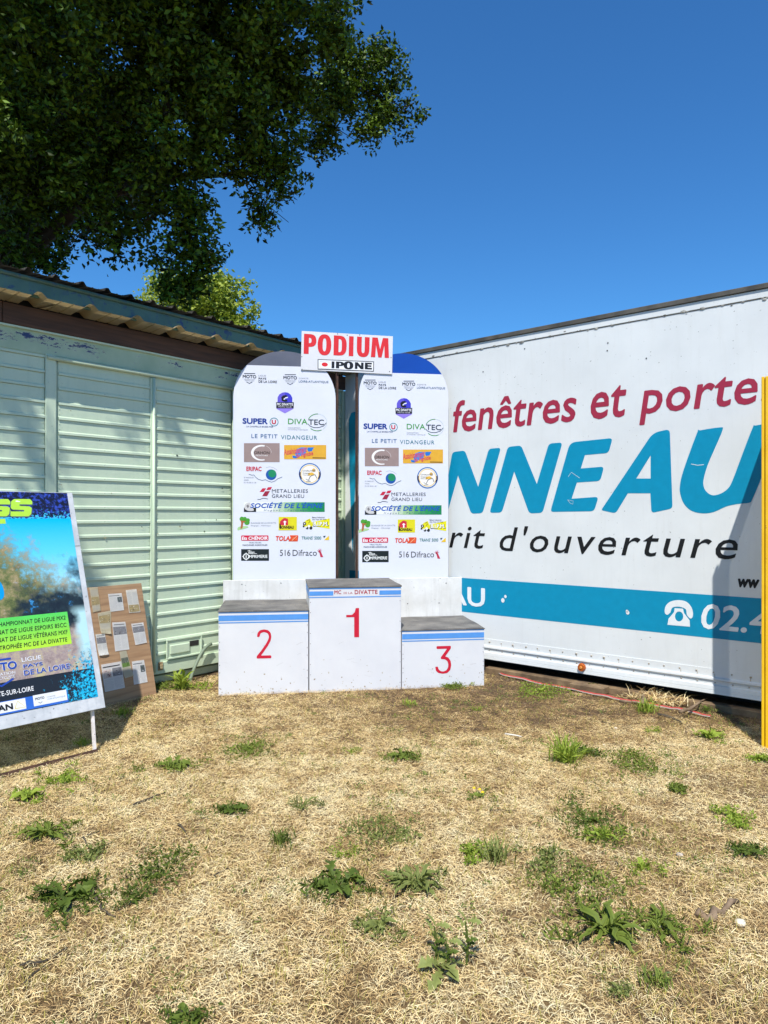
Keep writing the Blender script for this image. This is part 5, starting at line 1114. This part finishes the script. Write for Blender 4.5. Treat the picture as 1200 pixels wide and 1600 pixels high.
# ------------------------------------------------------------------ twigs, bark, stones
def stick(pts, r0, lab, nm='twig', mat=None, z=.012):
    P_ = [gp(x, y, z) for x, y in pts]; c = P_[0].copy(); c.z = 0; bm = bmesh.new()
    Q = []
    for a, b in zip(P_, P_[1:]):
        for k in range(3): Q.append(a.lerp(b, k / 3) - c + Vector((random.gauss(0, r0 * .5), random.gauss(0, r0 * .5), random.gauss(0, r0 * .25))))
    Q.append(P_[-1] - c); n = len(Q)
    tube(bm, Q, [r0 * (1 - .6 * i / (n - 1)) * random.uniform(.8, 1.15) for i in range(n)], 6)
    o = bm_obj(nm, bm, mat or M_bark, None, True); o.location = c; return tag(o, lab, nm.split('_')[-1])
M_bark2 = worn('dry_bark', srgb(96, 78, 60), srgb(142, 120, 96), .95, 20, None, bstr=.8)
stick([(206, 1259), (232, 1248), (258, 1238)], .008, 'dark bent twig lying left of centre near the lobed weed')
stick([(132, 1308), (136, 1322), (150, 1334)], .005, 'short thin dark twig by the faint grey green patch'); stick([(136, 1305), (155, 1299)], .006, 'short brown twig stub above the thin dark twig')
stick([(148, 1398), (160, 1420), (180, 1432)], .008, 'crooked twig between the dark lobed weed and the ferny patch')
stick([(30, 1508), (70, 1502), (105, 1480)], .006, 'longest thin twig at the bottom left corner'); stick([(36, 1538), (60, 1515), (84, 1498)], .005, 'thin twig crossing the longest one at the bottom left')
stick([(335, 1368), (358, 1356)], .005, 'thin twig right of the ferny patch'); stick([(280, 1288), (291, 1303)], .007, 'tiny dark twig upper left of the centre')
stick([(765, 1266), (806, 1266)], .004, 'thin straight twig below the yellow flowers')
stick([(1084, 1424), (1105, 1432), (1130, 1428), (1152, 1408)], .022, 'thick curved piece of grey bark in the lower right', 'bark_piece', M_bark2)
stick([(962, 1345), (972, 1358)], .004, 'short dark twig left of the star shaped weed')
stick([(1062, 1112), (1085, 1106), (1104, 1092)], .016, 'pale crooked branch lying under the edge of the trailer', 'branch', M_bark2, .06)
stick([(1030, 1117), (1050, 1121), (1066, 1130)], .014, 'dark piece of wood beside the tape', 'wood_chunk')
stick([(790, 1147), (815, 1151)], .008, 'small white painted stick on the bare soil right of the podium', 'stick', ink(214, 210, 200))
stick([(968, 1095), (995, 1097)], .016, 'short weathered log at the tape', 'log', M_bark2, .03)
stick([(940, 1128), (975, 1133)], .006, 'thin grey twig on bare soil right of the white stick')
stick([(1006, 1098), (1008, 1082), (1004, 1070)], .022, 'small cut stump standing at the trailer edge', 'stump', M_bark2, .04).scale = (1, 1, 1)
def stone(px, py, r, col, lab):
    c = gp(px, py); bm = bmesh.new(); bmesh.ops.create_icosphere(bm, subdivisions=2, radius=r)
    for v in bm.verts: v.co *= 1 + .35 * noise.noise(v.co * (2 / r) + Vector((px, 0, 0))); v.co.z *= .55
    o = bm_obj('stone', bm, worn('stone_' + str(px), srgb(*col), srgb(*[min(255, x + 16) for x in col]), .9, 30), None, True); o.location = (c.x, c.y, r * .3); tag(o, lab, 'stone')
stone(1157, 1444, .022, (206, 194, 172), 'pale stone beside the bark piece in the lower right')
stone(447, 1517, .014, (196, 170, 130), 'small tan leaf shaped stone in the bottom centre'); stone(962, 1138, .012, (214, 206, 196), 'small white pebble on bare soil in front of the trailer')
stone(1062, 1337, .016, (150, 146, 146), 'grey pebble right of the star shaped weed'); stone(944, 1165, .012, (205, 190, 165), 'small beige pebble above the pale grass tuft')
# dry hay heap by the tape
c = gp(1030, 1098); n = 420; r = np.random.default_rng(77)
hay = thing('hay_heap', (c.x, c.y, 0), 'small heap of dry stalks piled against the trailer behind the tape', 'hay')
o = blades(n, r.normal(0, .13, n) + np.linspace(-.05, .05, n), r.normal(0, .05, n), (0, .04), (.05, .14), .0016, (-.1, .9), M_straw, 'stalks', 78); o.parent = hay; o['kind'] = 'stuff'; o.rotation_euler = (0, 0, -.7)
print('leaves', n_vis, len(pc), 'tris', sum(len(m.polygons) * 2 for m in bpy.data.meshes))
